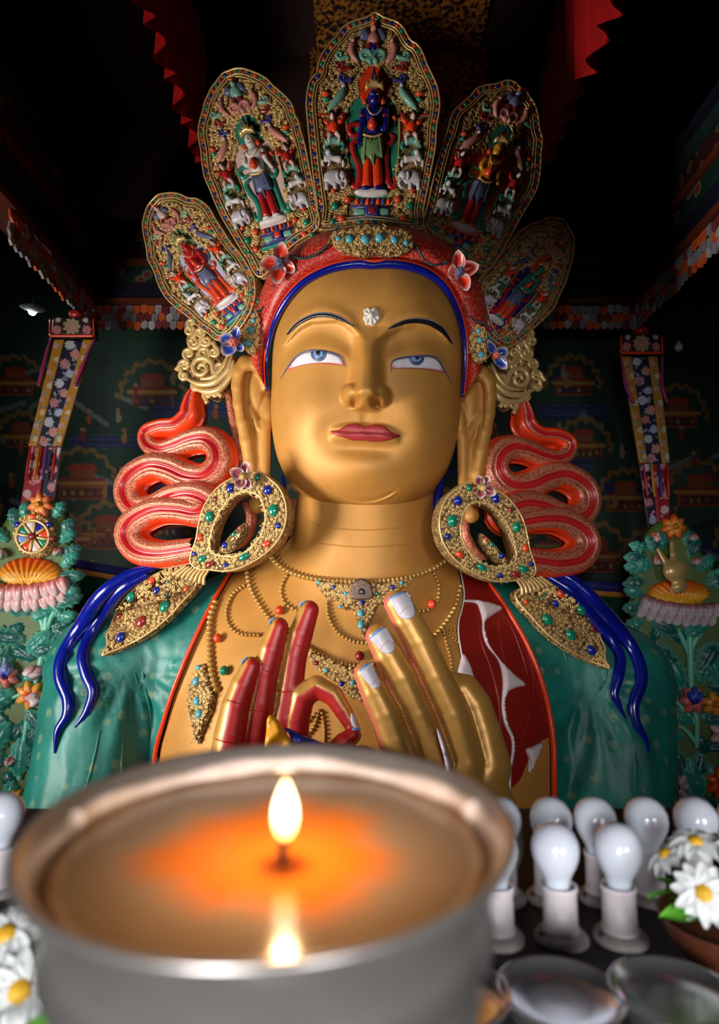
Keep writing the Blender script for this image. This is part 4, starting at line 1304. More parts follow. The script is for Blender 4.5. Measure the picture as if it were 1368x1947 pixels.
def ribbon(sgn, s, dy):
    q = np.array(RIB, float)
    c = spline(q, 230)
    p = np.array(cA(*c[:, :2])); w = c[:, 2] / 3.8 * np.interp(np.arange(230), [0, 30, 60], [1.0, 1.15, 1.38])
    if sgn: p = np.array(mir(p, s, dy))
    mp = PlaneMap(P(330 if not sgn else 1035, 930, 7.15), (-.28 if not sgn else .28, -1, -.05))
    t = np.gradient(p, axis=0); t /= np.linalg.norm(t, axis=1)[:, None]
    n = np.stack([-t[:, 1], t[:, 0]], 1)
    U = np.array([-1, -.93, -.8, -.66, -.5, -.36, -.31, -.22, -.16, -.1, 0, .1, .16, .22, .31, .36, .5, .66, .8, .93, 1])
    prof = np.array([-.35, .25, .55, .7, .8, .82, .62, .9, .9, .62, .6, .62, .9, .9, .62, .82, .8, .7, .55, .25, -.35])
    V = []; Fc = []; mi = []
    k = len(U)
    for i in range(len(p)):
        O, N = mp(p[i] + n[i] * (U * w[i])[:, None])
        V.append(O + N * (prof * .16 + .0019 * i * (1 if True else 0) - .1)[:, None])
    V = np.vstack(V)
    phase = np.sin(np.arange(len(p)) / len(p) * 2 * math.pi * 3.4 + .8)
    for i in range(len(p) - 1):
        for j in range(k - 1):
            Fc.append((i * k + j, i * k + j + 1, (i + 1) * k + j + 1, (i + 1) * k + j))
            u = abs((U[j] + U[j + 1]) / 2 + .0)
            us = (U[j] + U[j + 1]) / 2 * (1 if not sgn else -1)
            edge = .86 - .28 * max(0, phase[i] * us) - (.5 if i < 34 else 0)
            mi.append(0 if u > edge else (1 if u > .24 else 2))
    if not sgn: Fc = [f[::-1] for f in Fc]
    nv = len(V); Vb = V + np.array([0, .14, 0])
    V = np.vstack([V, Vb])
    nf = len(Fc)
    for i in range(len(p) - 1):
        for j in (0, k - 1):
            f = (i * k + j, (i + 1) * k + j, (i + 1) * k + j + nv, i * k + j + nv)
            Fc.append(f if (j == 0) != sgn else f[::-1]); mi.append(0)
    me = mesh('ribbon', V, Fc)
    for m in (ORANGE, SPECK, CRIMSON): me.materials.append(m)
    me.polygons.foreach_set('material_index', np.array(mi, np.int32))
    r = ob('ribbon', me, None, STATUE)
    r['label'] = 'curling orange-red ribbon with speckled gilt stripes'
    # strap running down behind the ear
    st = cA((790, 385), (838, 365), (880, 560), (915, 740), (940, 880), (915, 930), (860, 910), (832, 700))
    st2 = cA((900, 1190), (960, 1200), (1010, 1290), (990, 1410), (930, 1500), (860, 1540), (800, 1545), (880, 1460), (930, 1370), (940, 1290))
    mp2 = PlaneMap(P(440 if not sgn else 935, 850, 7.05), (-.2 if not sgn else .2, -1, 0))
    for o_ in (st, st2):
        if sgn: o_ = mir(o_, s, dy)
        slab('ribbon_strap', o_, mp2, SPECK, STATUE, H=.05, bw=5, thick=.06, step=6)
    q = cA((880, 560), (915, 740), (945, 890), (955, 960))
    if sgn: q = mir(q, s, dy)
    strip('ribbon_strap_edge', q, 3, mp2, CRIMSON, STATUE, off=.03)
ribbon(False, 0, 0)
ribbon(True, 1361, 17)

# ---- gilded openwork scroll ornaments behind the ears
def side_scroll(sgn, s, dy):
    mp = PlaneMap(P(400 if not sgn else 975, 690, 7.02), (-.3 if not sgn else .3, -1, 0))
    mm = lambda pts: mir(pts, s, dy) if sgn else pts
    ol = cA((545, -120), (590, -90), (640, -40), (700, 10), (730, 70), (760, 130), (800, 170), (860, 140), (840, 250), (810, 340), (750, 420), (690, 450), (620, 400), (540, 335), (500, 260), (510, 180), (530, 100), (510, 30), (530, -50))
    b = slab('scroll_ornament', mm(ol), mp, FIL, STATUE, H=.05, bw=6, thick=.12, step=6)
    curls = [(575, -80, 30, 2, 1), (560, -20, 44, 1, -1), (640, 0, 40, 3, 1), (590, 60, 52, 0, 1), (680, 50, 46, 4, -1), (555, 140, 42, 2, 1), (660, 140, 52, 1.2, -1), (735, 130, 40, 5, 1), (645, 245, 92, 0.2, -1), (525, 225, 40, 3, 1), (520, 300, 32, 4, -1), (690, 435, 34, 2, 1), (745, 430, 26, 0, -1), (600, 370, 30, 1, 1), (780, 240, 36, 2.2, 1)]
    for cx, cy, R, a, h in curls:
        q = curl(cx, cy, R, a, 1.6, h, 18)
        strip('curl', mm(cA(*q)), np.linspace(5.0, 3.2, 19) * (1.35 if R > 80 else 1), Lift(mp, .05), GOLD2, b, off=.02, sides=7, step=2.5)
    for q, r in (([(870, 150), (830, 270), (740, 350), (630, 360), (540, 320)], [3, 6, 7, 6, 3]), ([(880, 190), (850, 310), (770, 400), (660, 410), (580, 370)], [3, 6, 7, 6, 3]), ([(850, 130), (800, 240), (730, 310), (640, 325)], [3, 5, 5, 3])):
        strip('curl', mm(cA(*q)), r, Lift(mp, .05), GOLD2, b, off=.03, sides=8)
side_scroll(False, 0, 0)
side_scroll(True, 1372, 20)

# ---- earrings
def earring(sgn, s, dy):
    mp = PlaneMap(P(460 if not sgn else 925, 1000, 6.42), (-.22 if not sgn else .22, -1, -.03))
    mm = lambda pts: mir(pts, s, dy) if sgn else pts
    outer = cA((1000, 985), (1060, 980), (1120, 1020), (1190, 1080), (1235, 1160), (1255, 1260), (1245, 1360), (1215, 1440), (1160, 1520), (1080, 1590), (980, 1650), (880, 1690), (780, 1702), (700, 1692), (620, 1690), (552, 1640), (558, 1560), (590, 1470), (610, 1360), (640, 1250), (690, 1160), (760, 1080), (840, 1030), (930, 990))
    hole = cA((930, 1140), (1000, 1140), (1060, 1190), (1085, 1290), (1075, 1380), (1030, 1470), (960, 1540), (880, 1575), (790, 1575), (725, 1555), (706, 1500), (720, 1420), (750, 1330), (800, 1240), (860, 1170))
    er = slab('earring', mm(outer), mp, FILF, STATUE, H=.05, bw=6, thick=.16, step=4, holes=[mm(hole)], back=True)
    er['label'] = 'large gilded loop earring set with coloured stones'
    up = Lift(mp, .052)
    gl = [(1037, 1025, 20, 24, TEALG), (845, 1100, 28, 36, BLUEG), (1115, 1115, 34, 34, BLUEG), (1155, 1260, 38, 46, TEALG), (1190, 1370, 22, 22, BLUEG), (1105, 1500, 34, 24, REDG), (945, 1592, 42, 24, TEALG), (812, 1652, 25, 14, BLUEG), (702, 1645, 36, 20, MARG), (645, 1605, 36, 22, TEALG), (590, 1570, 20, 15, BLUEG), (630, 1455, 24, 28, REDG), (695, 1305, 32, 38, TEALG), (740, 1180, 18, 18, MARG)]
    ang = -30
    av = []
    for x, y, rx, ry, m in gl:
        (px_, py_), = mm(cA((x, y)))
        gem(up, px_, py_, rx / 3.8, ry / 3.8, (ang if rx > ry else 0) * (-1 if sgn else 1), m, er, .6, off=.01)
        av.append(ellipse(px_, py_, rx / 3.8 + 2, ry / 3.8 + 2))
    ol = spline(mm(outer), 90, True)
    scrollwork('scrollwork', inset(ol, 3), av + [spline(mm(hole), 50, True)], up, GOLD2, er, (3, 5.5), 6.0, 1.15, .006, 71)
    for lp, r in ((mm(hole), 2.2), (mm(outer), 2.0)):
        q = spline(lp, 80, True)
        q = inset(q, 2.0 if r == 2.0 else -3.0)
        O, N = up(np.vstack([q, q[:1]]))
        tube('earring_rim', O, r * 6.4 / F, GOLD2, er, 6, up=N[0])
    leaf = cA((935, 1345), (948, 1400), (905, 1480), (835, 1560), (775, 1572), (742, 1545), (790, 1480), (860, 1400))
    lf = slab('earring_leaf', mm(leaf), mp, FIL, er, H=.05, thick=.05, step=4, back=True)
    for x, y, r, m in ((868, 1430, 18, TEALG), (800, 1510, 24, BLUEG), (908, 1385, 12, REDG)):
        (px_, py_), = mm(cA((x, y)))
        gem(Lift(mp, .045), px_, py_, r / 3.8, r / 3.8, 0, m, er, .6)
    # small porcelain flower where it hangs
    (fx_, fy_), = mm(cA((930, 1010)))
    pet = [(-80, 26, 11), (205, 26, 12), (115, 24, 11), (65, 24, 9)] if not sgn else [(-60, 22, 10), (30, 26, 11), (100, 20, 9), (-110, 20, 9)]
    porcelain_flower(fx_, fy_, pet, PUR_IN, GOLD2, 6.22, 8, 'small white and plum porcelain flower on top of an earring')
    # fan joint towards the shoulder leaf
    for i in range(8):
        a = 440 + i * 24
        q = mm(cA((520 + i * 22, 1655 + i * 4), (470 + i * 24, 1690 + i * 7), (425 + i * 30, 1725 + i * 10)))
        strip('fan_rib', q, [2.0, 3.0, 3.4], mp, GOLD2, er, off=.03 - .005 * i, sides=6)
earring(False, 0, 0)
earring(True, 1381, 20)

# ---- leaf pendants on the shoulders
def cB(*pts): return [(60 + x / 3.6, 1050 + y / 3.6) for x, y in pts]
def pendant(sgn, s, dy):
    mm = lambda pts: mir(pts, s, dy) if sgn else pts
    o_ = mm(cB((1090, 75), (1060, 130), (1150, 190), (1130, 260), (1050, 350), (980, 430), (880, 520), (760, 600), (640, 660), (560, 690), (495, 712), (530, 640), (530, 560), (560, 500), (590, 410), (640, 330), (700, 270), (780, 200), (880, 140), (980, 100)))
    c = np.array(o_)
    Oc, _ = BODY(c)
    A_ = np.c_[c - c.mean(0), np.ones(len(c))]
    co, *_r = np.linalg.lstsq(A_, Oc[:, 1], rcond=None)
    class Sheet:
        def __call__(s_, p):
            p = np.atleast_2d(p)
            Y = np.c_[p - c.mean(0), np.ones(len(p))] @ co
            Yb = BODY(p)[0][:, 1]
            return PA(p, np.minimum(Y, Yb) - .12), np.tile(unit((-.25 if not sgn else .25, -1, .1)), (len(p), 1))
    sh = Sheet()
    pd = slab('shoulder_leaf', o_, sh, FIL, STATUE, H=.05, bw=7, thick=.07, step=5)
    pd['label'] = 'gilded leaf-shaped shoulder plate set with coloured stones'
    up = Lift(sh, .05); av = []
    for x, y, r, m in ((840, 200, 30, REDG), (950, 205, 12, TEALG), (1075, 255, 20, REDG), (875, 265, 28, BLUEG), (700, 310, 36, TEALG), (930, 375, 44, TEALG), (810, 325, 12, MARG), (620, 440, 24, MARG), (770, 480, 44, MARG if not sgn else TEALG), (630, 585, 38, BLUEG)):
        (px_, py_), = mm(cB((x, y)))
        gem(up, px_, py_, r / 3.6, r / 3.6 * .72, (-50 if not sgn else 50), m, pd, .6, off=.01)
        av.append(ellipse(px_, py_, r / 3.6 + 1.5, r / 3.6 + 1.5))
    ol = spline(o_, 90, True)
    scrollwork('scrollwork', inset(ol, 2), av, up, GOLD2, pd, (3.5, 6), 6.6, 1.3, .006, 81)
    O, N = up(np.vstack([inset(ol, 2), inset(ol, 2)[:1]]))
    tube('leaf_rim', O, 2.2 * 7 / F, GOLD2, pd, 6, up=N[0])
pendant(False, 0, 0)
pendant(True, 1355, 25)

# ---- blue hair locks over the shoulders, and hair behind the neck
for pth, r in (([(300, 1080), (250, 1098), (200, 1135), (160, 1195), (128, 1250), (124, 1290), (138, 1330), (135, 1362), (118, 1390), (112, 1432)], [7, 11, 13, 14, 13.5, 12.5, 12, 11, 7, 1.5]),
               ([(285, 1095), (235, 1125), (200, 1170), (175, 1215), (163, 1250), (170, 1285), (182, 1315), (172, 1350), (148, 1384)], [7, 11, 12, 12, 11, 11, 11, 8, 1.5]),
               ([(1035, 1085), (1080, 1105), (1125, 1145), (1170, 1195), (1205, 1250), (1214, 1295), (1200, 1340), (1205, 1375), (1222, 1405), (1228, 1430)], [7, 11, 13, 13, 13, 12, 11, 10, 7, 1.5]),
               ([(1040, 1100), (1085, 1130), (1125, 1175), (1155, 1215), (1176, 1252), (1172, 1290), (1165, 1320), (1175, 1345), (1186, 1367)], [7, 11, 12, 12, 11, 10, 10, 7, 1.5])):
    strip('hair_lock', pth, r, BODY, ULTRA, STATUE, off=.07, sides=12, ease=9)
for pth, r in (([(538, 905), (541, 950), (536, 1000), (527, 1035)], [3, 7, 7, 3]), ([(843, 905), (834, 940), (829, 980), (836, 1018)], [5, 8, 9, 4])):
    strip('hair_lock', pth, r, PlaneMap(P(690, 950, 7.2), (0, -1, 0)), ULTRA, STATUE, sides=10)
strip('shoulder_cord', [(250, 1088), (300, 1075), (350, 1066), (372, 1060)], [5, 8, 8, 5], BODY, ULTRA, STATUE, off=.05)
strip('shoulder_cord', [(1120, 1120), (1080, 1100), (1035, 1086), (1005, 1082)], [5, 8, 8, 5], BODY, ULTRA, STATUE, off=.05)

# ---- necklaces: a cord carries the beads
NB = mat('gold_cord', srgb(150, 104, 44), .4, .5, .1)
def necklace(path, r=6, sp_=7.4, sq=.72):
    c = strip('necklace', path, 1.6, BODY, NB, STATUE, off=.01, step=7, sides=6)
    beads(Lift(BODY, .012), path, r, sp_, BEAD, c, 'bead', sq, .45)
    return c
necklace([(516, 1060), (545, 1085), (600, 1101), (690, 1106), (770, 1099), (820, 1083), (853, 1062)], 6.4, 7.6)
necklace([(470, 1078), (478, 1118), (498, 1155), (520, 1182), (560, 1214), (600, 1240), (650, 1262), (690, 1268)], 5.6, 7.6)
necklace([(466, 1116), (445, 1132), (433, 1160), (437, 1188), (458, 1206), (494, 1209)], 4.6, 7)
necklace([(552, 1090), (540, 1110), (537, 1130), (546, 1150), (566, 1162)], 4.4, 7)
necklace([(624, 1146), (627, 1175), (645, 1205), (672, 1220), (697, 1223)], 5, 7)
necklace([(412, 1148), (403, 1180), (402, 1230), (407, 1280), (416, 1312)], 7.2, 9, .8)
necklace([(823, 1092), (832, 1112), (831, 1142), (815, 1160), (788, 1166)], 4.8, 7)
necklace([(873, 1118), (866, 1150), (850, 1180), (825, 1210), (812, 1216)], 5.6, 7.6)
necklace([(841, 1200), (850, 1230), (857, 1258), (858, 1284)], 4, 6.6)
necklace([(843, 1198), (870, 1200)], 3, 5.4)
necklace([(844, 1202), (870, 1222)], 3, 5.4)
necklace([(700, 1268), (715, 1262), (728, 1255)], 5, 7)
necklace([(607, 1352), (594, 1364), (580, 1378)], 4, 6.4)
necklace([(614, 1356), (618, 1385), (618, 1412)], 4, 6.4)
necklace([(608, 1352), (598, 1382), (584, 1400)], 4, 6.4)
for x, y, m in ((536, 1164, REDG), (419, 1216, REDG), (432, 1277, TEALG), (818 + 0, 1152, REDG), (684, 1249, MARG)):
    O, N = BODY([(x, y)])
    b = place('coral_drop', shared('bead', m), O[0] + N[0] * .05, N[0], (0, 0, 1), .055, .05, .05, STATUE)
# ---- breast plaques
plaque([(600, 1103), (640, 1108), (690, 1110), (745, 1106), (778, 1100), (770, 1115), (748, 1130), (735, 1150), (722, 1150), (712, 1168), (702, 1190), (692, 1212), (682, 1190), (670, 1160), (655, 1162), (648, 1146), (628, 1142), (612, 1125)],
       [(614, 1110, 4), (640, 1118, 4, BLUEG), (660, 1130, 4), (650, 1157, 4), (690, 1148, 5, BLUEG), (687, 1170, 6, TURQ, 8), (687, 1192, 6, TURQ, 9), (715, 1130, 4, TEALG), (742, 1118, 5, BLUEG), (758, 1110, 4), (678, 1154, 2.5, MARG), (698, 1154, 2.5, MARG)], mp=BODY, off=.03, seed=41, R=(3, 5), gap=6.5, name='breast_plaque')
def arch(x, y, r): return [(x - r, y + r), (x - r, y - r * .3), (x - r * .6, y - r * .9), (x, y - r * 1.15), (x + r * .6, y - r * .9), (x + r, y - r * .3), (x + r, y + r)]
slab('amulet', arch(688, 1122, 19), BODY, mat('tarnished_bronze', srgb(120, 96, 84), .4, .6, .3, 40, .5, 60), STATUE, H=.05, bw=4, thick=.05, step=3, off=.075)
slab('amulet_window', arch(688, 1126, 6), BODY, BLACK, STATUE, H=.02, bw=3, thick=.02, step=2, off=.115)
plaque([(590, 1240), (625, 1254), (665, 1270), (690, 1275), (690, 1330), (672, 1330), (650, 1312), (625, 1290), (600, 1272), (592, 1256)],
       [(606, 1264, 5, MARG), (624, 1277, 4.5), (652, 1302, 5, BLUEG), (672, 1300, 5)], mp=BODY, off=.03, seed=42, R=(3, 5), gap=6.5, name='breast_plaque')
plaque([(392, 1262), (404, 1290), (412, 1320), (408, 1350), (398, 1375), (388, 1400), (382, 1415), (376, 1395), (370, 1370), (364, 1340), (366, 1310), (376, 1285)],
       [(388, 1272, 5), (384, 1298, 7, TURQ, 8), (386, 1335, 7, TURQ, 8), (390, 1358, 7, TURQ, 8)], mp=BODY, off=.03, seed=43, R=(3, 5), gap=6.5, name='breast_plaque')

# ================================================================== hands, modelled in the frontal pixel space
mat('nail_blue', srgb(104, 146, 206), .35, 0, .05)
HANDM = painted('hand_paint', .37, .25, mattr='Met')
C_RED, C_GOLD, C_PINK = np.array(srgb(176, 34, 32)), np.array(srgb(204, 150, 74)), np.array(srgb(216, 104, 92))
def hand(name, fingers, palm, paint, Y0, lo, hi, h=3.0, k=3.0):
    segs = []
    for fi, f in enumerate(fingers):
        for a, b in zip(f[:-1], f[1:]): segs.append((fi, np.array(a[:3], float), np.array(b[:3], float), a[3], b[3]))
    def fn(X):
        d = None
        for f in range(len(fingers)):
            df = None
            for fi, a, b, ra, rb in segs:
                if fi != f: continue
                c = sd_cone(X, a, b, ra, rb)
                df = c if df is None else smin(df, c, 2)
            d = df if d is None else smin(d, df, k)
        for c, r in palm:
            d = smin(d, sd_ell(X, c, r), 26)
        return d
    V, Q = sdf_mesh(fn, lo, hi, h)
    V = smooth_mesh(V, Q, 1)
    # nearest finger axis decides the paint
    best = np.full(len(V), 1e9); own = np.zeros(len(V), int); off = np.zeros((len(V), 3))
    for fi, a, b, ra, rb in segs:
        d_ = b - a; t = np.clip(((V - a) @ d_) / (d_ @ d_), 0, 1)
        q = V - (a + t[:, None] * d_); r = ra + (rb - ra) * t
        e = np.linalg.norm(q, axis=1) - r
        m_ = e < best
        best[m_] = e[m_]; own[m_] = fi; off[m_] = (q / r[:, None])[m_]
    col, met = paint(V, own, off)
    W = PA(V[:, :2], Y0 - V[:, 2] * Y0 / F)
    Q = Q[:, ::-1]
    me = mesh(name, W, Q, True, col)
    a = me.attributes.new('Met', 'FLOAT', 'POINT'); a.data.foreach_set('value', met.astype(np.float32))
    return ob(name, me, HANDM, STATUE), SurfMap(W, Q, Y0)

# proper right hand: palm side painted red
RF = [
 [(588, 1160, 0, 19), (572, 1205, 0, 23.5), (560, 1248, 0, 24), (551, 1310, 0, 26), (540, 1370, 0, 28), (525, 1450, 0, 30)],
 [(530, 1192, 12, 19), (516, 1235, 12, 24), (504, 1280, 12, 25), (495, 1340, 12, 27), (482, 1400, 10, 29), (470, 1470, 8, 31)],
 [(478, 1268, 24, 20), (462, 1305, 24, 25), (448, 1345, 24, 28), (438, 1400, 22, 32), (428, 1480, 18, 36)],
 [(556, 1440, 0, 30), (562, 1370, 4, 27), (574, 1325, 8, 25), (603, 1306, 12, 22), (633, 1322, 18, 20), (653, 1352, 24, 17), (670, 1382, 30, 14)],
 [(560, 1520, 30, 34), (610, 1460, 36, 28), (655, 1412, 38, 20), (672, 1398, 36, 16)],
]
def paint_r(V, own, off):
    pn = {0: (.72, .05, .69), 1: (.72, .05, .69), 2: (.72, .05, .69), 4: (-.3, -.4, .85)}
    s = np.zeros(len(V))
    for f, n in pn.items():
        m = own == f; s[m] = off[m] @ unit(n)
    m = own == 3
    c = unit(0)if False else None
    inn = np.stack([590 - V[:, 0], 1395 - V[:, 1], np.full(len(V), 26.0)], 1)
    inn /= np.linalg.norm(inn, axis=1)[:, None]
    s[m] = (off[m] * inn[m]).sum(1) + .12
    k = np.clip((s - .24) / .10, 0, 1)[:, None]
    return C_GOLD * (1 - k) + C_RED * k, .35 * (1 - k[:, 0])
HR_, HRM = hand('hand', RF, [((505, 1540, 0), (95, 120, 48)), ((440, 1700, 0), (70, 130, 55))], paint_r, 5.35, (350, 1120, -62), (710, 1840, 90))
HR_['label'] = 'raised gilded hand with a red-painted palm side'
for pth in ([(561, 1226), (575, 1231), (586, 1230)], [(521, 1309), (540, 1316), (554, 1314)], [(497, 1272), (510, 1277), (523, 1276)], [(468, 1348), (485, 1353), (500, 1352)], [(432, 1331), (448, 1337), (464, 1340)], [(410, 1405), (432, 1412), (456, 1415)]):
    strip('finger_crease', pth, [.6, 1.6, .6], HRM, CRIMSON, HR_, off=.005, step=4)
def nail(parent, mp, outline, edge, lun=None):
    slab('fingernail', outline, mp, mat('nail_white', srgb(198, 192, 198), .35, 0, .03), parent, H=.006, bw=4, thick=.02, step=3, off=.010)
    strip('nail_edge', edge, [2.0, 3.0, 2.0], mp, mat('nail_blue', srgb(104, 146, 206), .35, 0, .05), parent, off=.012, step=3, flat=.5)
    if lun: strip('nail_moon', lun, [.6, 1.1, .6], mp, mat('nail_pink', srgb(214, 160, 150), .4, 0, .03), parent, off=.017, step=3, flat=.4)
for e in ([(572, 1156), (575, 1149), (582, 1145)], [(514, 1189), (517, 1181), (524, 1177)], [(461, 1265), (465, 1257), (472, 1252)]):
    strip('nail_edge', e, [1.2, 2.4, 1.2], HRM, mat('nail_blue', (0, 0, 0)), HR_, off=.012, step=2)
def cC(*pts): return [(280 + x / 3.257, 1040 + y / 3.257) for x, y in pts]
nail(HR_, HRM, cC((1262, 1030), (1285, 1055), (1300, 1100), (1310, 1125), (1285, 1120), (1265, 1085)), cC((1270, 1132), (1295, 1136), (1318, 1128)))

# proper left hand: back of the hand towards the viewer, pink along the palm edge
LF = [
 [(755, 1147, 0, 25), (776, 1182, 0, 28.5), (797, 1220, 0, 29.5), (828, 1288, 0, 30), (862, 1360, -4, 33), (890, 1450, -10, 37)],
 [(719, 1210, 12, 24), (740, 1247, 12, 28.5), (764, 1290, 12, 30.5), (796, 1360, 10, 31), (828, 1450, 4, 36)],
 [(695, 1280, 26, 22), (714, 1318, 26, 27), (734, 1360, 26, 30), (752, 1410, 24, 32), (780, 1490, 16, 36)],
 [(850, 1300, -42, 26), (884, 1312, -34, 30), (906, 1342, -30, 30), (922, 1390, -26, 31), (938, 1460, -22, 36)],
 [(760, 1560, -20, 36), (720, 1500, -40, 30), (690, 1440, -50, 24)],
]
def paint_l(V, own, off):
    s = off @ unit((-.86, -.05, -.45))
    s[own == 3] = -1
    k = np.clip((s - .28) / .10, 0, 1)[:, None]
    return C_GOLD * (1 - k) + C_PINK * k, .35 * (1 - k[:, 0])
HL_, HLM = hand('hand', LF, [((880, 1570, -10), (110, 120, 50)), ((930, 1730, -10), (75, 130, 55))], paint_l, 5.35, (650, 1110, -100), (1022, 1870, 70))
HL_['label'] = 'gilded hand seen from the back with white painted nails'
nail(HL_, HLM, c8((402, 285), (440, 268), (480, 250), (508, 262), (524, 300), (538, 350), (528, 380), (495, 394), (462, 380), (430, 335)), c8((402, 286), (442, 264), (482, 248)), c8((462, 365), (480, 336), (505, 332), (530, 350)))
nail(HL_, HLM, c8((298, 498), (330, 468), (375, 440), (405, 470), (425, 520), (425, 560), (402, 580), (365, 570), (330, 532)), c8((301, 494), (334, 462), (374, 438)), c8((355, 556), (370, 526), (395, 516), (420, 530)))
nail(HL_, HLM, c8((242, 680), (266, 652), (298, 632), (325, 680), (345, 720), (348, 755), (322, 770), (292, 745)), c8((246, 676), (268, 651), (297, 632)), c8((304, 750), (315, 724), (335, 722), (347, 735)))

# ---- silk scarves tied at the hands
SILKY = mat('yellow_silk', srgb(222, 150, 22), .35, 0, .15, 5, .4, 14)
SILKB = mat('blue_silk', srgb(14, 44, 140), .35, 0, .15, 5, .4, 14)
SILKW = mat('pale_printed_silk', srgb(196, 180, 196), .45, 0, .35, 26)
def scarf_thing(label, pieces, Y, cat='scarf'):
    mp = PlaneMap(P(*pieces[0][0][0], Y), (0, -1, 0))
    O = P(*pieces[0][0][0], Y)
    e = empty('silk_scarf', tuple(O), label, cat, 'silk scarves tied at the hands')
    for ol, m, off in pieces:
        slab('scarf_fold', ol, mp, m, e, thick=.03, step=5, off=off, back=True, hfn=lambda p, d: .03 * np.clip(d / 3, 0, 1) + .022 * np.sin(p[:, 0] * .11 + p[:, 1] * .05 + 1.5 * np.sin(p[:, 1] * .045)))
    return e
scarf_thing('yellow and blue silk scarf tied round the thumb of the red-palmed hand', [
    (cC((735, 1140), (745, 1060), (770, 1042), (810, 1080), (860, 1160), (910, 1260), (900, 1500), (735, 1500)), SILKY, .0),
    (cC((848, 1132), (920, 1160), (1020, 1200), (1120, 1235), (1250, 1240), (1390, 1260), (1420, 1300), (1400, 1500), (900, 1500), (895, 1230)), SILKB, -.05)], 5.0)
scarf_thing('pale printed silk strip hanging between the fingers of the white-nailed hand', [
    (c8((660, 985), (680, 1010), (700, 1070), (725, 1150), (765, 1250), (760, 1330), (725, 1300), (700, 1150), (675, 1060)), SILKW, .0)], 5.12)
scarf_thing('yellow and blue silk scarf hanging below the bent finger of the white-nailed hand', [
    (c8((822, 980), (850, 1030), (890, 1110), (940, 1200), (975, 1290), (1000, 1400), (930, 1440), (900, 1380), (880, 1230), (850, 1090)), SILKY, .02),
    (c8((850, 1090), (875, 1180), (905, 1300), (915, 1400), (880, 1400), (870, 1280), (858, 1180)), SILKB, .03),
    (c8((935, 1195), (975, 1240), (1000, 1340), (1005, 1420), (975, 1420), (965, 1320)), SILKB, .03)], 5.42)

# ================================================================== carved flower panels beside the shoulders
PET = painted('carved_paint', .35)
def lerp3(a, b, k): return np.asarray(a) * (1 - k)[:, None] + np.asarray(b) * k[:, None]
C_MINT, C_TEAL, C_DTEAL = srgb(116, 190, 168), srgb(28, 128, 112), srgb(14, 84, 78)
def leaf(par, mp, bx, by, ang, L, w, off=.03, lobes=4, c_in=C_TEAL, c_ed=C_MINT, H=.07, name='leaf'):
    L *= 1.25; w *= 1.3
    a = math.radians(ang); d = np.array([math.cos(a), math.sin(a)]); n = np.array([-d[1], d[0]])
    t = np.linspace(0, 1, 13)
    hw = w * np.sin(math.pi * np.clip(t * .92 + .06, 0, 1)) ** .7 * (1 + .22 * np.cos(t * math.pi * 2 * lobes))
    hw[-1] = 0
    up = [np.array([bx, by]) + d * L * x + n * h for x, h in zip(t, hw)]
    dn = [np.array([bx, by]) + d * L * x - n * h for x, h in zip(t, hw)][::-1][1:]
    ol = np.array(up + dn)
    base = np.array([bx, by])
    def hf(p, dd):
        q = p - base; s = q @ n; l = q @ d
        return H * np.sqrt(np.clip(dd / (w * .7), 0, 1)) - H * .45 * np.exp(-(s / 1.6) ** 2) + H * .25 * (l / L) + .004 * np.sin(l * .9 + np.abs(s) * .8)
    def cf(p, dd):
        k = np.clip(1 - dd / (w * .42), 0, 1)
        return lerp3(c_in, c_ed, k * .8)
    return slab(name, ol, mp, PET, par, hfn=hf, thick=.05, step=3.4, off=off, colfn=cf, smoothed=False)
def petal(par, mp, bx, by, ang, L, w, c_in, c_ed, off=.05, H=.06, name='petal', blunt=.75):
    a = math.radians(ang); d = np.array([math.cos(a), math.sin(a)]); n = np.array([-d[1], d[0]])
    t = np.linspace(0, 1, 10)
    hw = w * np.sin(math.pi * np.clip(t * .9 + .08, 0, 1) ** blunt) ** .75; hw[-1] = w * .12
    ol = np.array([np.array([bx, by]) + d * L * x + n * h for x, h in zip(t, hw)] + [np.array([bx, by]) + d * L * x - n * h for x, h in zip(t, hw)][::-1][1:-1])
    base = np.array([bx, by])
    def cf(p, dd):
        l = np.clip(((p - base) @ d) / L, 0, 1)
        return lerp3(c_in, c_ed, np.clip(l * 1.15, 0, 1))
    def hf(p, dd):
        q = p - base; s = q @ n
        return H * np.sqrt(np.clip(dd / max(w * .8, 1), 0, 1)) - H * .3 * np.exp(-(s / (w * .3)) ** 2)
    return slab(name, ol, mp, PET, par, hfn=hf, thick=.05, step=3.0, off=off, colfn=cf)
def flower(par, mp, x, y, R, n, c_in, c_ed, core, a0=0, off=.07, w=None, name='flower', two=False, sq=1.0):
    f = slab(name, ellipse(x, y, R * .26, R * .26 * sq), mp, core, par, H=.06, thick=.05, step=3, off=off + .05)
    for i in range(n):
        petal(f, mp, x, y, a0 + i * 360 / n, R, w or R * 2.2 / n, c_in, c_ed, off + (.02 if i % 2 else 0))
    if two:
        for i in range(n - 1):
            petal(f, mp, x, y, a0 + 25 + i * 360 / (n - 1), R * .62, (w or R * 2.2 / n) * .75, c_ed, c_in, off + .05)
    return f
def bud(par, mp, x, y, ang, L, c_in, c_ed):
    b = petal(par, mp, x, y, ang, L, L * .36, c_ed, c_in, .09, .08, 'bud')
    petal(b, mp, x, y, ang + 14, L * .85, L * .2, c_in, c_ed, .13, .05)
    petal(b, mp, x, y, ang - 16, L * .8, L * .2, c_ed, c_in, .14, .05)
    petal(b, mp, x, y, ang + 34, L * .5, L * .16, C_TEAL, C_MINT, .15, .04, 'sepal')
    return b
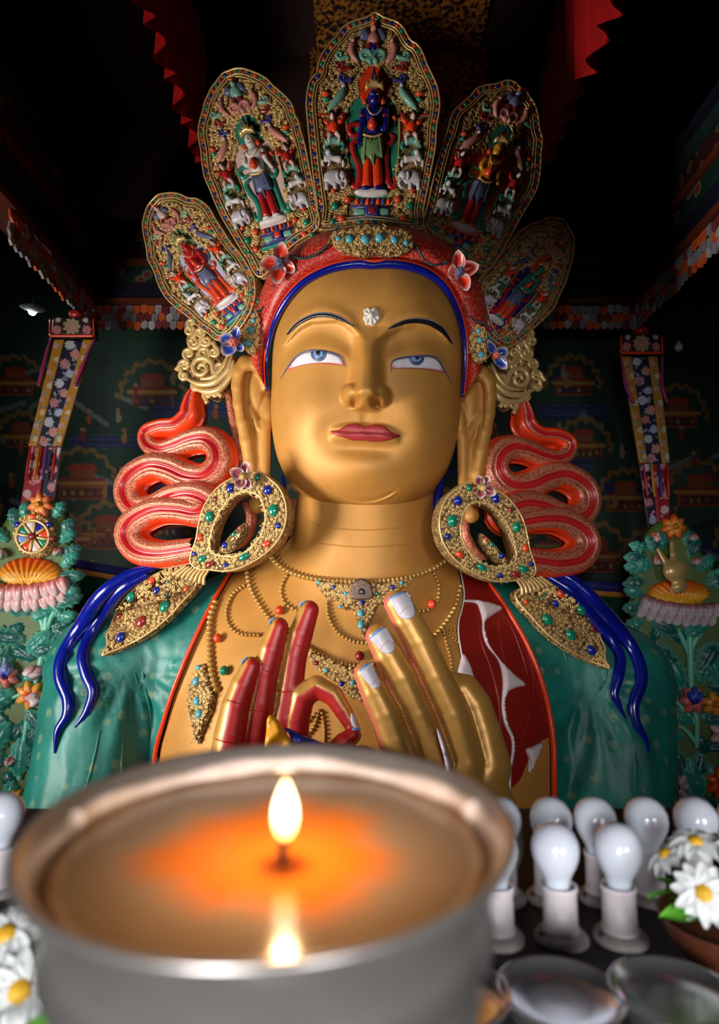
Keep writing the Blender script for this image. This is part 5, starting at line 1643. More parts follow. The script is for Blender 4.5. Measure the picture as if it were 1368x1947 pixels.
def lotus(par, mp, x, y, rx, ry, dome_c, pc_in, pc_ed, sgn):
    """seed dome with fluted rim above two hanging rows of petals"""
    top, bot = np.array(srgb(222, 78, 20)), np.array(srgb(222, 160, 40))
    dome = ellipse(x, y, rx, ry, 0, 26)
    def hf(p, d):
        q = (p - (x, y + ry)) / (rx, ry); a = np.arctan2(q[:, 1], q[:, 0])
        return .12 * np.sqrt(np.clip(d / (ry * .9), 0, 1)) + .02 * np.sin(a * 44)
    def cf(p, d): return lerp3(bot, top, np.clip((y + ry * .35 - p[:, 1]) / (ry * 1.2), 0, 1))
    lo = slab('lotus', dome, mp, PET, par, hfn=hf, thick=.06, step=2.6, off=.05, colfn=cf)
    n = 9
    for row in (0, 1):
        for i in range(n):
            u = (i + .5 - row * .3) / n * 2 - 1
            px_ = x + u * rx * 1.12; py_ = y + ry * (.55 + .42 * math.sqrt(max(0, 1 - u * u))) + row * ry * .62 - (.12 * rx * sgn * u)
            petal(lo, mp, px_, py_ - ry * .3, 90 - u * 28, ry * 1.2, rx * .23, pc_in, pc_ed, .13 - row * .05 + .02 * (i % 2), .08)
    return lo
def stem(par, mp, pts, r, off=.05):
    return strip('stem', pts, r, mp, mat('stem_paint', srgb(104, 186, 160), .35, 0, .1), par, off=off, sides=8)

PINK, PWH, ORG, YEL, PLUM, BLU, RED = srgb(206, 84, 74), srgb(226, 204, 204), srgb(222, 92, 24), srgb(232, 168, 60), srgb(122, 40, 62), srgb(40, 66, 168), srgb(196, 40, 24)
def base_panel(label, ol, plane_pt, nrm):
    mp = PlaneMap(plane_pt, nrm)
    lo = np.array(ol); b = lo[lo[:, 1].argmax()]
    e = empty('flower_panel', tuple(mp([b])[0][0]), label, 'carved panel', 'carved flower panels beside the shoulders')
    slab('panel_board', ol, mp, LEAFG, e, H=.03, bw=4, thick=.18, step=10, back=True)
    strip('panel_post', [(lo[:, 0].mean(), 1560), (lo[:, 0].mean() - 0, 2160)], 30, Lift(mp, -.15), WOOD_D, e, sides=8, step=60)
    return e, mp
# ---- panel with the wheel
WP, wm = base_panel('green carved panel with a spoked wheel above a pink lotus', [(60, 948), (95, 950), (118, 968), (130, 1005), (133, 1045), (136, 1085), (128, 1130), (124, 1165), (112, 1210), (100, 1290), (92, 1380), (84, 1480), (80, 1640), (-140, 1640), (-110, 1400), (-80, 1250), (-50, 1120), (-15, 1040), (15, 985)], P(60, 1200, 8.0), (.12, -1, 0))
rg = np.random.default_rng(5)
for i, (x, y, a, L, w) in enumerate([(105, 985, -60, 30, 8), (118, 1010, -40, 28, 8), (112, 1030, -25, 34, 9), (118, 1055, -20, 34, 9), (120, 1078, -35, 36, 9), (112, 1100, -10, 42, 10), (118, 1125, -5, 30, 9), (108, 1150, -25, 44, 11), (112, 1175, -10, 32, 9), (100, 1195, 20, 34, 9), (98, 1150, 40, 34, 8), (30, 1000, -100, 28, 9), (18, 1030, -140, 30, 9), (8, 1060, -160, 30, 9), (45, 985, -80, 26, 8),
                                     (60, 1165, -160, 60, 14), (105, 1160, 160, 38, 10), (50, 1215, 190, 60, 15), (105, 1205, 100, 44, 12), (62, 1240, -10, 44, 14), (55, 1240, -40, 52, 14), (15, 1230, 100, 44, 13), (100, 1245, 95, 36, 9), (92, 1300, 80, 40, 10), (30, 1310, 150, 44, 12), (55, 1345, 60, 54, 14), (20, 1370, 120, 60, 15), (75, 1365, 60, 44, 11), (45, 1400, 95, 64, 16), (82, 1420, 100, 50, 10), (5, 1420, 120, 60, 15), (60, 1460, 70, 50, 12), (25, 1480, 100, 50, 13), (-20, 1100, 170, 40, 12), (-20, 1180, 150, 50, 14), (-30, 1280, 140, 50, 14), (-40, 1400, 130, 50, 14)]):
    leaf(WP, wm, x, y, a + rg.uniform(-6, 6), L, w, .03 + .03 * rg.random(), 3 + i % 3, [C_TEAL, C_DTEAL][i % 2], C_MINT)
for i in range(26):
    y = 1140 + i * 15; x = (30, 70, 5, 55, 90, -10)[i % 6] + rg.uniform(-10, 5)
    leaf(WP, wm, x, y, rg.uniform(0, 360), rg.uniform(30, 46), rg.uniform(9, 13), .0, 4, C_DTEAL, C_TEAL)
stem(WP, wm, [(92, 1150), (90, 1200), (80, 1260), (62, 1330), (50, 1400), (40, 1480)], [6, 6, 5, 5, 4, 4])
stem(WP, wm, [(70, 1150), (85, 1190), (86, 1220)], [5, 5, 4]); stem(WP, wm, [(115, 1150), (98, 1180), (90, 1215)], [5, 5, 4])
stem(WP, wm, [(70, 1300), (40, 1320), (10, 1330)], [4, 4, 3])
lotus(WP, wm, 60, 1090, 58, 30, None, PINK, PWH, 1)
flower(WP, wm, 82, 962, 26, 7, YEL, srgb(222, 96, 70), OCHRE, 10, .09, name='crest_flower')
for x, y, a in ((110, 1058, -60), (12, 1062, -110)): bud(WP, wm, x, y, a, 20, PINK, PWH)
# the wheel
WX, WY, WR = 72, 1018, 40
WHEEL = slab('wheel', ellipse(WX, WY + 2, WR, WR + 3, 0, 30), wm, FIL, WP, H=.05, bw=5, thick=.08, step=4, off=.10)
scrollwork('scrollwork', ellipse(WX, WY, WR - 1, WR + 1, 0, 40), [ellipse(WX, WY + 4, WR * .76, WR * .76)], Lift(wm, .145), GOLD2, WHEEL, (3, 4.5), 6.5, 1.3, .006, 91)
WC = (WX, WY + 5)
wup = Lift(wm, .155)
for i in range(8):
    a = i * 45 + 10
    m = [TEALG, WHITE, REDG, SKYB, TEALG, WHITE, BLUEG, REDG][i]
    r0, r1 = 7, WR * .72
    seg = [(WC[0] + r * math.cos(math.radians(b)), WC[1] + r * math.sin(math.radians(b))) for r, b in ((r0, a + 8), (r1, a + 4), (r1 * 1.02, a + 22.5), (r1, a + 41), (r0, a + 37))]
    slab('wheel_sector', seg, wup, m, WHEEL, H=.02, bw=4, thick=.03, step=3, smoothed=False)
    b = math.radians(a)
    strip('spoke', [(WC[0] + 5 * math.cos(b), WC[1] + 5 * math.sin(b)), (WC[0] + 16 * math.cos(b), WC[1] + 16 * math.sin(b)), (WC[0] + r1 * math.cos(b), WC[1] + r1 * math.sin(b))], [2, 3, 2], wup, GOLD2, WHEEL, off=.02, sides=6)
strip('wheel_rim', np.vstack([ellipse(*WC, WR * .76, WR * .76, 0, 30), ellipse(*WC, WR * .76, WR * .76, 0, 30)[:1]]), 2.6, wup, GOLD2, WHEEL, off=.015, sides=8)
gem(wup, *WC, 7, 7, 0, MARG, WHEEL, .8, 'hub', off=.03)
for x, y, m in ((WX, WY - 33, REDG), (WX - 29, WY - 18, BLUEG), (WX + 29, WY - 18, BLUEG), (WX + 35, WY + 8, MARG)): gem(Lift(wm, .15), x, y, 6, 5, 0, m, WHEEL, .7)
flower(WP, wm, 18, 1284, 24, 6, PINK, srgb(214, 130, 124), BLUEG, 30, .09, two=False); petal(WP, wm, 20, 1282, -90, 26, 9, BLU, srgb(150, 160, 210), .16, .06)
petal(WP, wm, 20, 1282, -55, 20, 7, BLU, srgb(150, 160, 210), .15, .06); petal(WP, wm, 20, 1282, -125, 20, 7, BLU, srgb(150, 160, 210), .15, .06)
bud(WP, wm, 52, 1285, -25, 40, srgb(196, 130, 140), PWH)
flower(WP, wm, 64, 1320, 30, 7, ORG, YEL, REDG, 0, .10); petal(WP, wm, 62, 1334, -50, 26, 12, PINK, PWH, .18, .06); petal(WP, wm, 66, 1334, -20, 24, 9, PWH, PWH, .19, .06)
bud(WP, wm, 20, 1452, -50, 24, PINK, PWH)
flower(WP, wm, 38, 1512, 18, 6, ORG, YEL, REDG, 0, .10)

# ---- panel with the vase
VP, vm = base_panel('green carved panel with a golden spouted vase above a white lotus', [(1280, 985), (1250, 995), (1230, 1020), (1222, 1050), (1208, 1075), (1205, 1110), (1202, 1160), (1205, 1220), (1216, 1300), (1232, 1400), (1246, 1500), (1250, 1640), (1490, 1640), (1470, 1400), (1440, 1250), (1400, 1130), (1350, 1075), (1330, 1040), (1310, 1000)], P(1290, 1200, 8.0), (-.12, -1, 0))
for i, (x, y, a, L, w) in enumerate([(1232, 1045, -160, 30, 8), (1228, 1062, -170, 34, 9), (1225, 1085, 190, 32, 9), (1228, 1105, 170, 36, 9), (1222, 1130, 200, 30, 9), (1222, 1155, 175, 32, 10), (1222, 1180, 160, 32, 9), (1225, 1205, 150, 28, 8), (1222, 1235, 140, 26, 7), (1226, 1265, 130, 24, 7), (1228, 1290, 120, 24, 7), (1250, 1050, -120, 30, 9), (1262, 1045, -100, 28, 8), (1310, 1060, -60, 34, 9), (1325, 1085, -40, 34, 10), (1340, 1110, -25, 40, 12), (1345, 1090, 20, 40, 12), (1305, 1040, -80, 26, 8), (1240, 1075, -170, 30, 10),
                                     (1240, 1180, 30, 44, 14), (1345, 1180, 150, 44, 14), (1240, 1225, 50, 60, 18), (1265, 1250, 60, 56, 17), (1360, 1220, 120, 60, 18), (1345, 1240, 100, 50, 16), (1250, 1235, 95, 50, 12), (1340, 1250, 60, 54, 16), (1250, 1345, 60, 30, 10), (1270, 1350, 30, 44, 11), (1330, 1360, 10, 44, 12), (1300, 1400, 190, 50, 13), (1275, 1420, 60, 60, 16), (1300, 1440, 70, 66, 20), (1330, 1430, 110, 64, 18), (1340, 1450, 60, 50, 14), (1250, 1420, 110, 40, 12), (1262, 1450, 100, 40, 12), (1310, 1500, 100, 60, 16), (1250, 1480, 95, 44, 12), (1400, 1180, 20, 50, 14), (1410, 1300, 30, 50, 14), (1420, 1420, 30, 50, 14)]):
    leaf(VP, vm, x, y, a + rg.uniform(-6, 6), L, w, .03 + .03 * rg.random(), 3 + i % 3, [C_TEAL, C_DTEAL][i % 2], C_MINT)
for i in range(26):
    y = 1180 + i * 15; x = rg.uniform(1235 + (y - 1180) * .07, 1368)
    leaf(VP, vm, x, y, rg.uniform(0, 360), rg.uniform(30, 46), rg.uniform(9, 13), .0, 4, C_DTEAL, C_TEAL)
stem(VP, vm, [(1308, 1190), (1310, 1240), (1312, 1300), (1322, 1370), (1322, 1420)], [6, 6, 5, 5, 4]); stem(VP, vm, [(1285, 1195), (1300, 1225), (1308, 1245)], [5, 5, 4]); stem(VP, vm, [(1335, 1195), (1318, 1220), (1310, 1245)], [5, 5, 4])
stem(VP, vm, [(1320, 1375), (1295, 1345), (1275, 1322)], [4, 4, 3]); stem(VP, vm, [(1322, 1412), (1300, 1385), (1280, 1376)], [4, 4, 3])
lotus(VP, vm, 1288, 1128, 58, 26, None, PLUM, srgb(224, 212, 214), -1)
flower(VP, vm, 1278, 1003, 25, 7, YEL, ORG, OCHRE, 10, .09, name='crest_flower')
for x, y, a in ((1247, 1032, -110), (1306, 1030, -40), (1250, 1075, -100), (1312, 1075, -40)): bud(VP, vm, x, y, a, 22, srgb(214, 96, 70), PWH)
def vase_sdf(X):
    d = sd_ell(X, (1285, 1085, 26), (24, 22, 18))
    d = smin(d, sd_cone(X, np.array((1283, 1070, 26.)), np.array((1279, 1032, 22.)), 9, 5.5), 6)
    d = smin(d, sd_cone(X, np.array((1270, 1075, 28.)), np.array((1252, 1044, 26.)), 7, 4.0), 6)
    d = smin(d, sd_ell(X, (1282, 1052, 24), (8, 4, 8)), 2)
    d = smin(d, sd_cone(X, np.array((1288, 1100, 24.)), np.array((1292, 1112, 22.)), 10, 17), 5)
    return d
vz, _, _ = px_solid('vase', vase_sdf, (1240, 1020, 0), (1320, 1130, 52), 1.6, 7.9, GOLD2, VP)
flower(VP, vm, 1313, 1330, 28, 6, PINK, srgb(206, 110, 104), BLUEG, 0, .09)
for a in (-90, -55, -125): petal(VP, vm, 1313, 1330, a, 28 if a == -90 else 22, 8, BLU, srgb(60, 84, 190), .17, .06)
bud(VP, vm, 1276, 1322, 205, 44, srgb(196, 150, 160), PWH)
flower(VP, vm, 1262, 1372, 28, 6, ORG, YEL, REDG, 20, .10); petal(VP, vm, 1256, 1380, -100, 28, 11, PINK, PWH, .18, .06)
flower(VP, vm, 1352, 1336, 24, 6, ORG, YEL, OCHRE, 20, .10)
flower(VP, vm, 1372, 1392, 30, 7, RED, PWH, REDG, 0, .10)
flower(VP, vm, 1278, 1490, 30, 8, PLUM, srgb(220, 190, 194), MARG, 0, .10)
flower(VP, vm, 1364, 1485, 32, 7, RED, ORG, REDG, 0, .10)

# ================================================================== painted wall, beams, canopy, banners, lamps
WALL_Y = 10.9
def mural():
    """a wall painted with hills, water, pavilions and small figures; the paint lies in the wall's own colour attribute"""
    sx0, sx1, sy0, sy1, st = -420, 1790, 560, 1560, 3.4
    xs = np.arange(sx0, sx1, st); ys = np.arange(sy0, sy1, st)
    gx, gy = np.meshgrid(xs, ys)
    C = np.zeros(gx.shape + (3,)); rg = np.random.default_rng(12)
    nz = np.zeros(gx.shape)
    for _ in range(30):
        a, b, ph = rg.normal(0, .018), rg.normal(0, .03), rg.uniform(0, 6.3)
        nz += np.sin(gx * a + gy * b + ph)
    nz /= 6
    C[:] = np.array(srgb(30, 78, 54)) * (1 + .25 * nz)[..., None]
    def blob(m, c, al=1.0): C[m] = C[m] * (1 - al) + np.array(c) * al
    for _ in range(46):                      # rounded hills with pale outlines
        cx, cy, r = rg.uniform(sx0, sx1), rg.uniform(640, 1250), rg.uniform(28, 70)
        d = np.hypot(gx - cx, (gy - cy) * 1.3)
        blob((d < r) & (gy < cy + 6), srgb(*[int(v) for v in rg.choice([[24, 70, 44], [44, 94, 62], [22, 58, 66], [60, 100, 80]])]))
        blob((np.abs(d - r) < 2.2) & (gy < cy), srgb(14, 34, 26))
    for _ in range(30):                      # water bands and white cloud tufts
        cx, cy, w, h = rg.uniform(sx0, sx1), rg.uniform(760, 1100), rg.uniform(30, 80), rg.uniform(8, 16)
        m = (np.abs(gx - cx) < w) & (np.abs(gy - cy - 2 * np.sin(gx * .2)) < h)
        blob(m, srgb(24, 40, 104)); blob(m & (np.abs((gy - cy) % 8 - 4) < 1.3), srgb(60, 80, 140))
    for _ in range(40):
        cx, cy = rg.uniform(sx0, sx1), rg.uniform(650, 1080)
        s = rg.choice([-1, 1]) * rg.uniform(.3, .8)
        for k in range(9):
            x, y = cx + k * 7, cy + s * k * 7
            blob(np.hypot(gx - x, gy - y) < 5.5, srgb(150, 160, 150), .75)
    for _ in range(60):                      # trees
        cx, cy, r = rg.uniform(sx0, sx1), rg.uniform(680, 1100), rg.uniform(8, 18)
        blob(np.hypot(gx - cx, gy - cy) < r, srgb(12, 46, 30)); blob((np.abs(gx - cx) < 2) & (gy > cy) & (gy < cy + r * 2), srgb(40, 26, 16))
    def pav(cx, cy, w):
        blob((np.abs(gx - cx) < w) & (np.abs(gy - cy) < w * .34), srgb(190, 84, 26))
        blob((np.abs(gx - cx) < w * .9) & (np.abs(gy - cy - 2) < w * .22), srgb(96, 34, 22))
        for k in np.linspace(-.75, .75, 5):
            blob(np.hypot(gx - cx - k * w, (gy - cy - w * .06) * .8) < w * .10, srgb(*[int(v) for v in rg.choice([[206, 170, 130], [176, 60, 30], [60, 70, 130], [210, 150, 50]])]))
        blob((np.abs(gx - cx) < w * 1.15 - (cy - w * .34 - gy) * .8) & (gy < cy - w * .34) & (gy > cy - w * .62), srgb(170, 50, 22))
        blob((np.abs(gx - cx) < w * 1.2) & (np.abs(gy - cy + w * .36) < 3), srgb(214, 160, 70))
        blob((np.abs(gx - cx) < w * .55) & (gy < cy - w * .62) & (gy > cy - w * .95), srgb(176, 92, 40))
        blob((np.abs(gx - cx) < w * .7 - (cy - w * .95 - gy)) & (gy < cy - w * .95) & (gy > cy - w * 1.25), srgb(196, 60, 24))
        d = np.hypot(gx - cx, (gy - cy) * .85)                         # scalloped aureole of trees
        blob((np.abs(d - w * 1.55 - 3 * np.sin(np.arctan2(gy - cy, gx - cx) * 18)) < 4) & (gy < cy), srgb(168, 128, 60))
    for cx, cy, w in ((155, 935, 44), (205, 1030, 40), (140, 1035, 28), (290, 760, 40), (30, 740, 34), (40, 840, 30), (330, 1010, 34), (-60, 980, 40), (1130, 1075, 44), (1190, 960, 36), (1110, 860, 34), (1060, 1050, 36), (1240, 1080, 40), (1330, 950, 40), (1290, 800, 36), (1090, 740, 34), (-140, 860, 40), (560, 1000, 40), (820, 1000, 40), (1430, 1040, 44)):
        pav(cx, cy, w)
    for _ in range(150):                     # robed figures
        cx, cy = rg.uniform(sx0, sx1), rg.uniform(700, 1090)
        c = srgb(*[int(v) for v in rg.choice([[170, 44, 26], [196, 96, 30], [150, 36, 36], [190, 170, 140], [196, 150, 60]])])
        blob(((gx - cx) / 5) ** 2 + ((gy - cy) / 11) ** 2 < 1, c); blob(np.hypot(gx - cx, gy - cy + 14) < 4.2, srgb(200, 150, 110))
    W = PA(np.stack([gx.ravel(), gy.ravel()], 1), WALL_Y)
    ny, nx = gx.shape
    i0 = (np.arange(ny - 1)[:, None] * nx + np.arange(nx - 1)[None]).ravel()
    Q = np.stack([i0, i0 + nx, i0 + nx + 1, i0 + 1], 1)
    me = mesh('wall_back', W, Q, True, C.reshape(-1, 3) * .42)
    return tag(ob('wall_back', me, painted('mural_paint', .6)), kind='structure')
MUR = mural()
struct('wall_back_upper', (0, WALL_Y + .25, 2.4), (18, .3, 13.4), PLASTER)

# ---- cloth ledge behind the shoulders
def ledge(label, top, Y):
    e = empty('cloth_ledge', tuple(P(*top[0], Y)), label, 'cloth')
    mp = PlaneMap(P(*top[0], Y), (0, -1, 0)); t = np.array(top, float)
    band = lambda a, b: np.vstack([t + (0, a), (t + (0, b))[::-1]])
    for nm, a, b, m, off in (('blue_stripe', 0, 17, mat('ledge_blue', srgb(36, 38, 110), .7, 0, .1), .05), ('yellow_stripe', 16, 27, mat('ledge_yellow', srgb(206, 132, 40), .7, 0, .1), .04), ('green_silk', 25, 92, mat('ledge_green', srgb(10, 66, 44), .35, 0, .3, 3, .4, 6), 0.0), ('red_cloth', 88, 420, mat('ledge_red', srgb(110, 12, 12), .6, 0, .2), .0)):
        slab(nm, band(a, b), mp, m, e, H=.02, bw=4, thick=.08, step=14, off=off, smoothed=False)
    return e
ledge('blue and yellow edged green silk ledge beside the wheel panel', [(90, 1052), (160, 1066), (230, 1078), (330, 1092)], 9.3)
ledge('blue and yellow edged green silk ledge beside the vase panel', [(1060, 1098), (1110, 1104), (1160, 1108), (1290, 1112)], 9.3)

# ---- lintel beams with painted mouldings and hanging fabric tabs
def scroll_paint(name, c1, c2, c3, scale):
    m, nt, b = _nodes(name)
    tc = nt.nodes.new('ShaderNodeTexCoord')
    v = nt.nodes.new('ShaderNodeTexVoronoi'); v.inputs['Scale'].default_value = scale
    nt.links.new(tc.outputs['Object'], v.inputs['Vector'])
    r = _ramp(nt, v.outputs['Distance'], [(0.15, c3), (0.28, c2), (0.36, c1)])
    nt.links.new(r.outputs[0], b.inputs['Base Color']); b.inputs['Roughness'].default_value = .55
    MATS[name] = m
    return m
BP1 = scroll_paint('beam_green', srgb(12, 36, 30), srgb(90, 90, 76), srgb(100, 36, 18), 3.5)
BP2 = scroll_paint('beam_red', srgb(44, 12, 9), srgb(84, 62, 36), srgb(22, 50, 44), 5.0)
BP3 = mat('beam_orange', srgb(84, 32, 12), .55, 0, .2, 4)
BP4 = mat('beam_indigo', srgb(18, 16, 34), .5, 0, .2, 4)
TABM = [mat('tab_orange', srgb(196, 84, 30), .6, 0, .15, 12), mat('tab_grey', srgb(126, 122, 128), .6, 0, .2, 12), mat('tab_wine', srgb(110, 40, 44), .6, 0, .2, 12), mat('tab_silver', srgb(160, 156, 156), .5, 0, .2, 12)]
def tab_mesh(m):
    w, h, t = .052, .15, .012
    o_ = [(-w, 0), (w, 0), (w, -h * .72), (0, -h), (-w, -h * .72)]
    V = [(x, -t - .012 * (abs(z) / h), z) for x, z in o_] + [(x, t, z) for x, z in o_]
    Fc = [(0, 4, 3, 2, 1), (5, 6, 7, 8, 9)] + [(i, (i + 1) % 5, (i + 1) % 5 + 5, i + 5) for i in range(5)]
    me = mesh('tab', V, Fc, False); me.materials.append(m); return me
TABS = [tab_mesh(m) for m in TABM]
def beam(label, A, B, drop_from, ranges):
    """A, B: ends of the lower edge; mouldings stack upward; tabs hang in three rows"""
    A, B = np.array(A, float), np.array(B, float); L = np.linalg.norm(B - A); d = (B - A) / L
    n = np.array([d[1], -d[0], 0]); up = np.array([0, 0, 1.0]); R = np.stack([d, n, up], 1)
    e = empty('lintel_beam', tuple((A + B) / 2), label, 'beam', 'painted lintel beams')
    z = 0
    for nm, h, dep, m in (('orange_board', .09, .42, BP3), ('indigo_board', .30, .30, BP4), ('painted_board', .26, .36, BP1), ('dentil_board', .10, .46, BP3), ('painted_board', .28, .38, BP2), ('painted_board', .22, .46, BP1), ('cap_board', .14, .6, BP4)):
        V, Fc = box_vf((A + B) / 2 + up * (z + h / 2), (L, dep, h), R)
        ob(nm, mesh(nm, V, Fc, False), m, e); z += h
    rgb_ = np.random.default_rng(int(L * 100))
    for row in range(3):
        for s0, s1 in ranges:
            k = 0; s = s0 + row * .06
            while s < s1:
                mesh_ = TABS[[0, 1, 2, 1, 3, 0][(k * 5 + row * 2 + int(rgb_.integers(0, 2))) % 6]]
                o = bpy.data.objects.new('fabric_tab', mesh_); COL.objects.link(o)
                pos = A + d * s - n * (.14 - .02 * row) * (-1) - up * (row * .115 + rgb_.uniform(0, .03))
                attach(o, e)
                o.matrix_basis = Matrix.Translation(pos) @ Matrix(((d[0], -n[0], 0, 0), (d[1], -n[1], 0, 0), (0, 0, 1, 0), (0, 0, 0, 1))) @ Matrix.Rotation(rgb_.uniform(-.15, .15), 4, 'X')
                s += .115; k += 1
    return e
BZ = P(690, 588, 9.6)[2]
xl, xr = P(185, 588, 9.6)[0], P(1205, 600, 9.6)[0]
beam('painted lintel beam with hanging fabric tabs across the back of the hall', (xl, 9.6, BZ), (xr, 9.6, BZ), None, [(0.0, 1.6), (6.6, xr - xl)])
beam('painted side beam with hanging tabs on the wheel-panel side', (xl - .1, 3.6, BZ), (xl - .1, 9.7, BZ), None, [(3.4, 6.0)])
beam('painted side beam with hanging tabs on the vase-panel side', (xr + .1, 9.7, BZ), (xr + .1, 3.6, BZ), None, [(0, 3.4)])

# ---- canopy: brocade roof and back drop, pleated red valances at the sides
def brocade2():
    m, nt, b = _nodes('gold_brocade')
    tc = nt.nodes.new('ShaderNodeTexCoord')
    v = nt.nodes.new('ShaderNodeTexVoronoi'); v.inputs['Scale'].default_value = 5.5; v.feature = 'SMOOTH_F1'
    n = _noise(nt, 16, 3)
    nt.links.new(tc.outputs['Object'], v.inputs['Vector'])
    r = _ramp(nt, n.outputs[0], [(0.44, srgb(20, 10, 6)), (0.50, srgb(120, 70, 20)), (0.62, srgb(170, 108, 36))])
    r2 = _ramp(nt, v.outputs['Distance'], [(0.12, srgb(150, 60, 20)), (0.22, (1, 1, 1))])
    mx = nt.nodes.new('ShaderNodeMixRGB'); mx.blend_type = 'MULTIPLY'; mx.inputs[0].default_value = 1
    nt.links.new(r.outputs[0], mx.inputs[1]); nt.links.new(r2.outputs[0], mx.inputs[2])
    nt.links.new(mx.outputs[0], b.inputs['Base Color']); b.inputs['Roughness'].default_value = .6
    return m
BROC = brocade2()
CLOTHR = mat('red_valance_cloth', srgb(176, 16, 18), .55, 0, .12, 3)
DARKC = mat('dark_canopy_cloth', srgb(40, 14, 10), .8, 0, .2, 3)
CAN = empty('canopy', (.2, 6.4, 6.9), 'gold brocade canopy with pleated red side valances over the crown', 'canopy')
V, Fc = box_vf((.2, 6.2, 7.78), (4.9, 3.9, .05)); ob('canopy_roof', mesh('canopy_roof', V, Fc, False), DARKC, CAN)
V, Fc = box_vf((.55, 7.95, 6.4), (2.5, .05, 2.7)); ob('canopy_backdrop', mesh('canopy_backdrop', V, Fc, False), BROC, CAN)
V, Fc = box_vf((.55, 6.6, 7.72), (2.3, 2.6, .04)); ob('canopy_ceiling_panel', mesh('canopy_ceiling_panel', V, Fc, False), BROC, CAN)
def valance(x, y0, y1, z1, z0, amp, n):
    ys = np.linspace(y0, y1, n * 10); rows = []
    for t in np.linspace(0, 1, 9):
        w = np.sin(np.linspace(0, n * 2 * math.pi, len(ys)))
        zz = z1 + (z0 - z1) * t - (np.abs(((ys - y0) / (y1 - y0) * n * .5) % 1 - .5) * .25) * t
        rows.append(np.stack([x + amp * w * (.3 + t), ys, zz], 1))
    V = np.vstack(rows); k = len(ys)
    Fc = [(i * k + j, i * k + j + 1, (i + 1) * k + j + 1, (i + 1) * k + j) for i in range(8) for j in range(k - 1)]
    nv = len(V)
    return ob('pleated_valance', mesh('pleated_valance', np.vstack([V, V + (.02, 0, 0)]), Fc + [tuple(q + nv for q in f[::-1]) for f in Fc]), CLOTHR, CAN)
valance(-2.2, 4.2, 8.1, 7.75, 6.05, .07, 11)
valance(2.6, 4.2, 8.1, 7.75, 6.05, .07, 11)
V, Fc = box_vf((.2, 8.1, 7.0), (4.9, .05, 1.5)); ob('canopy_back_valance', mesh('canopy_back_valance', V, Fc, False), DARKC, CAN)

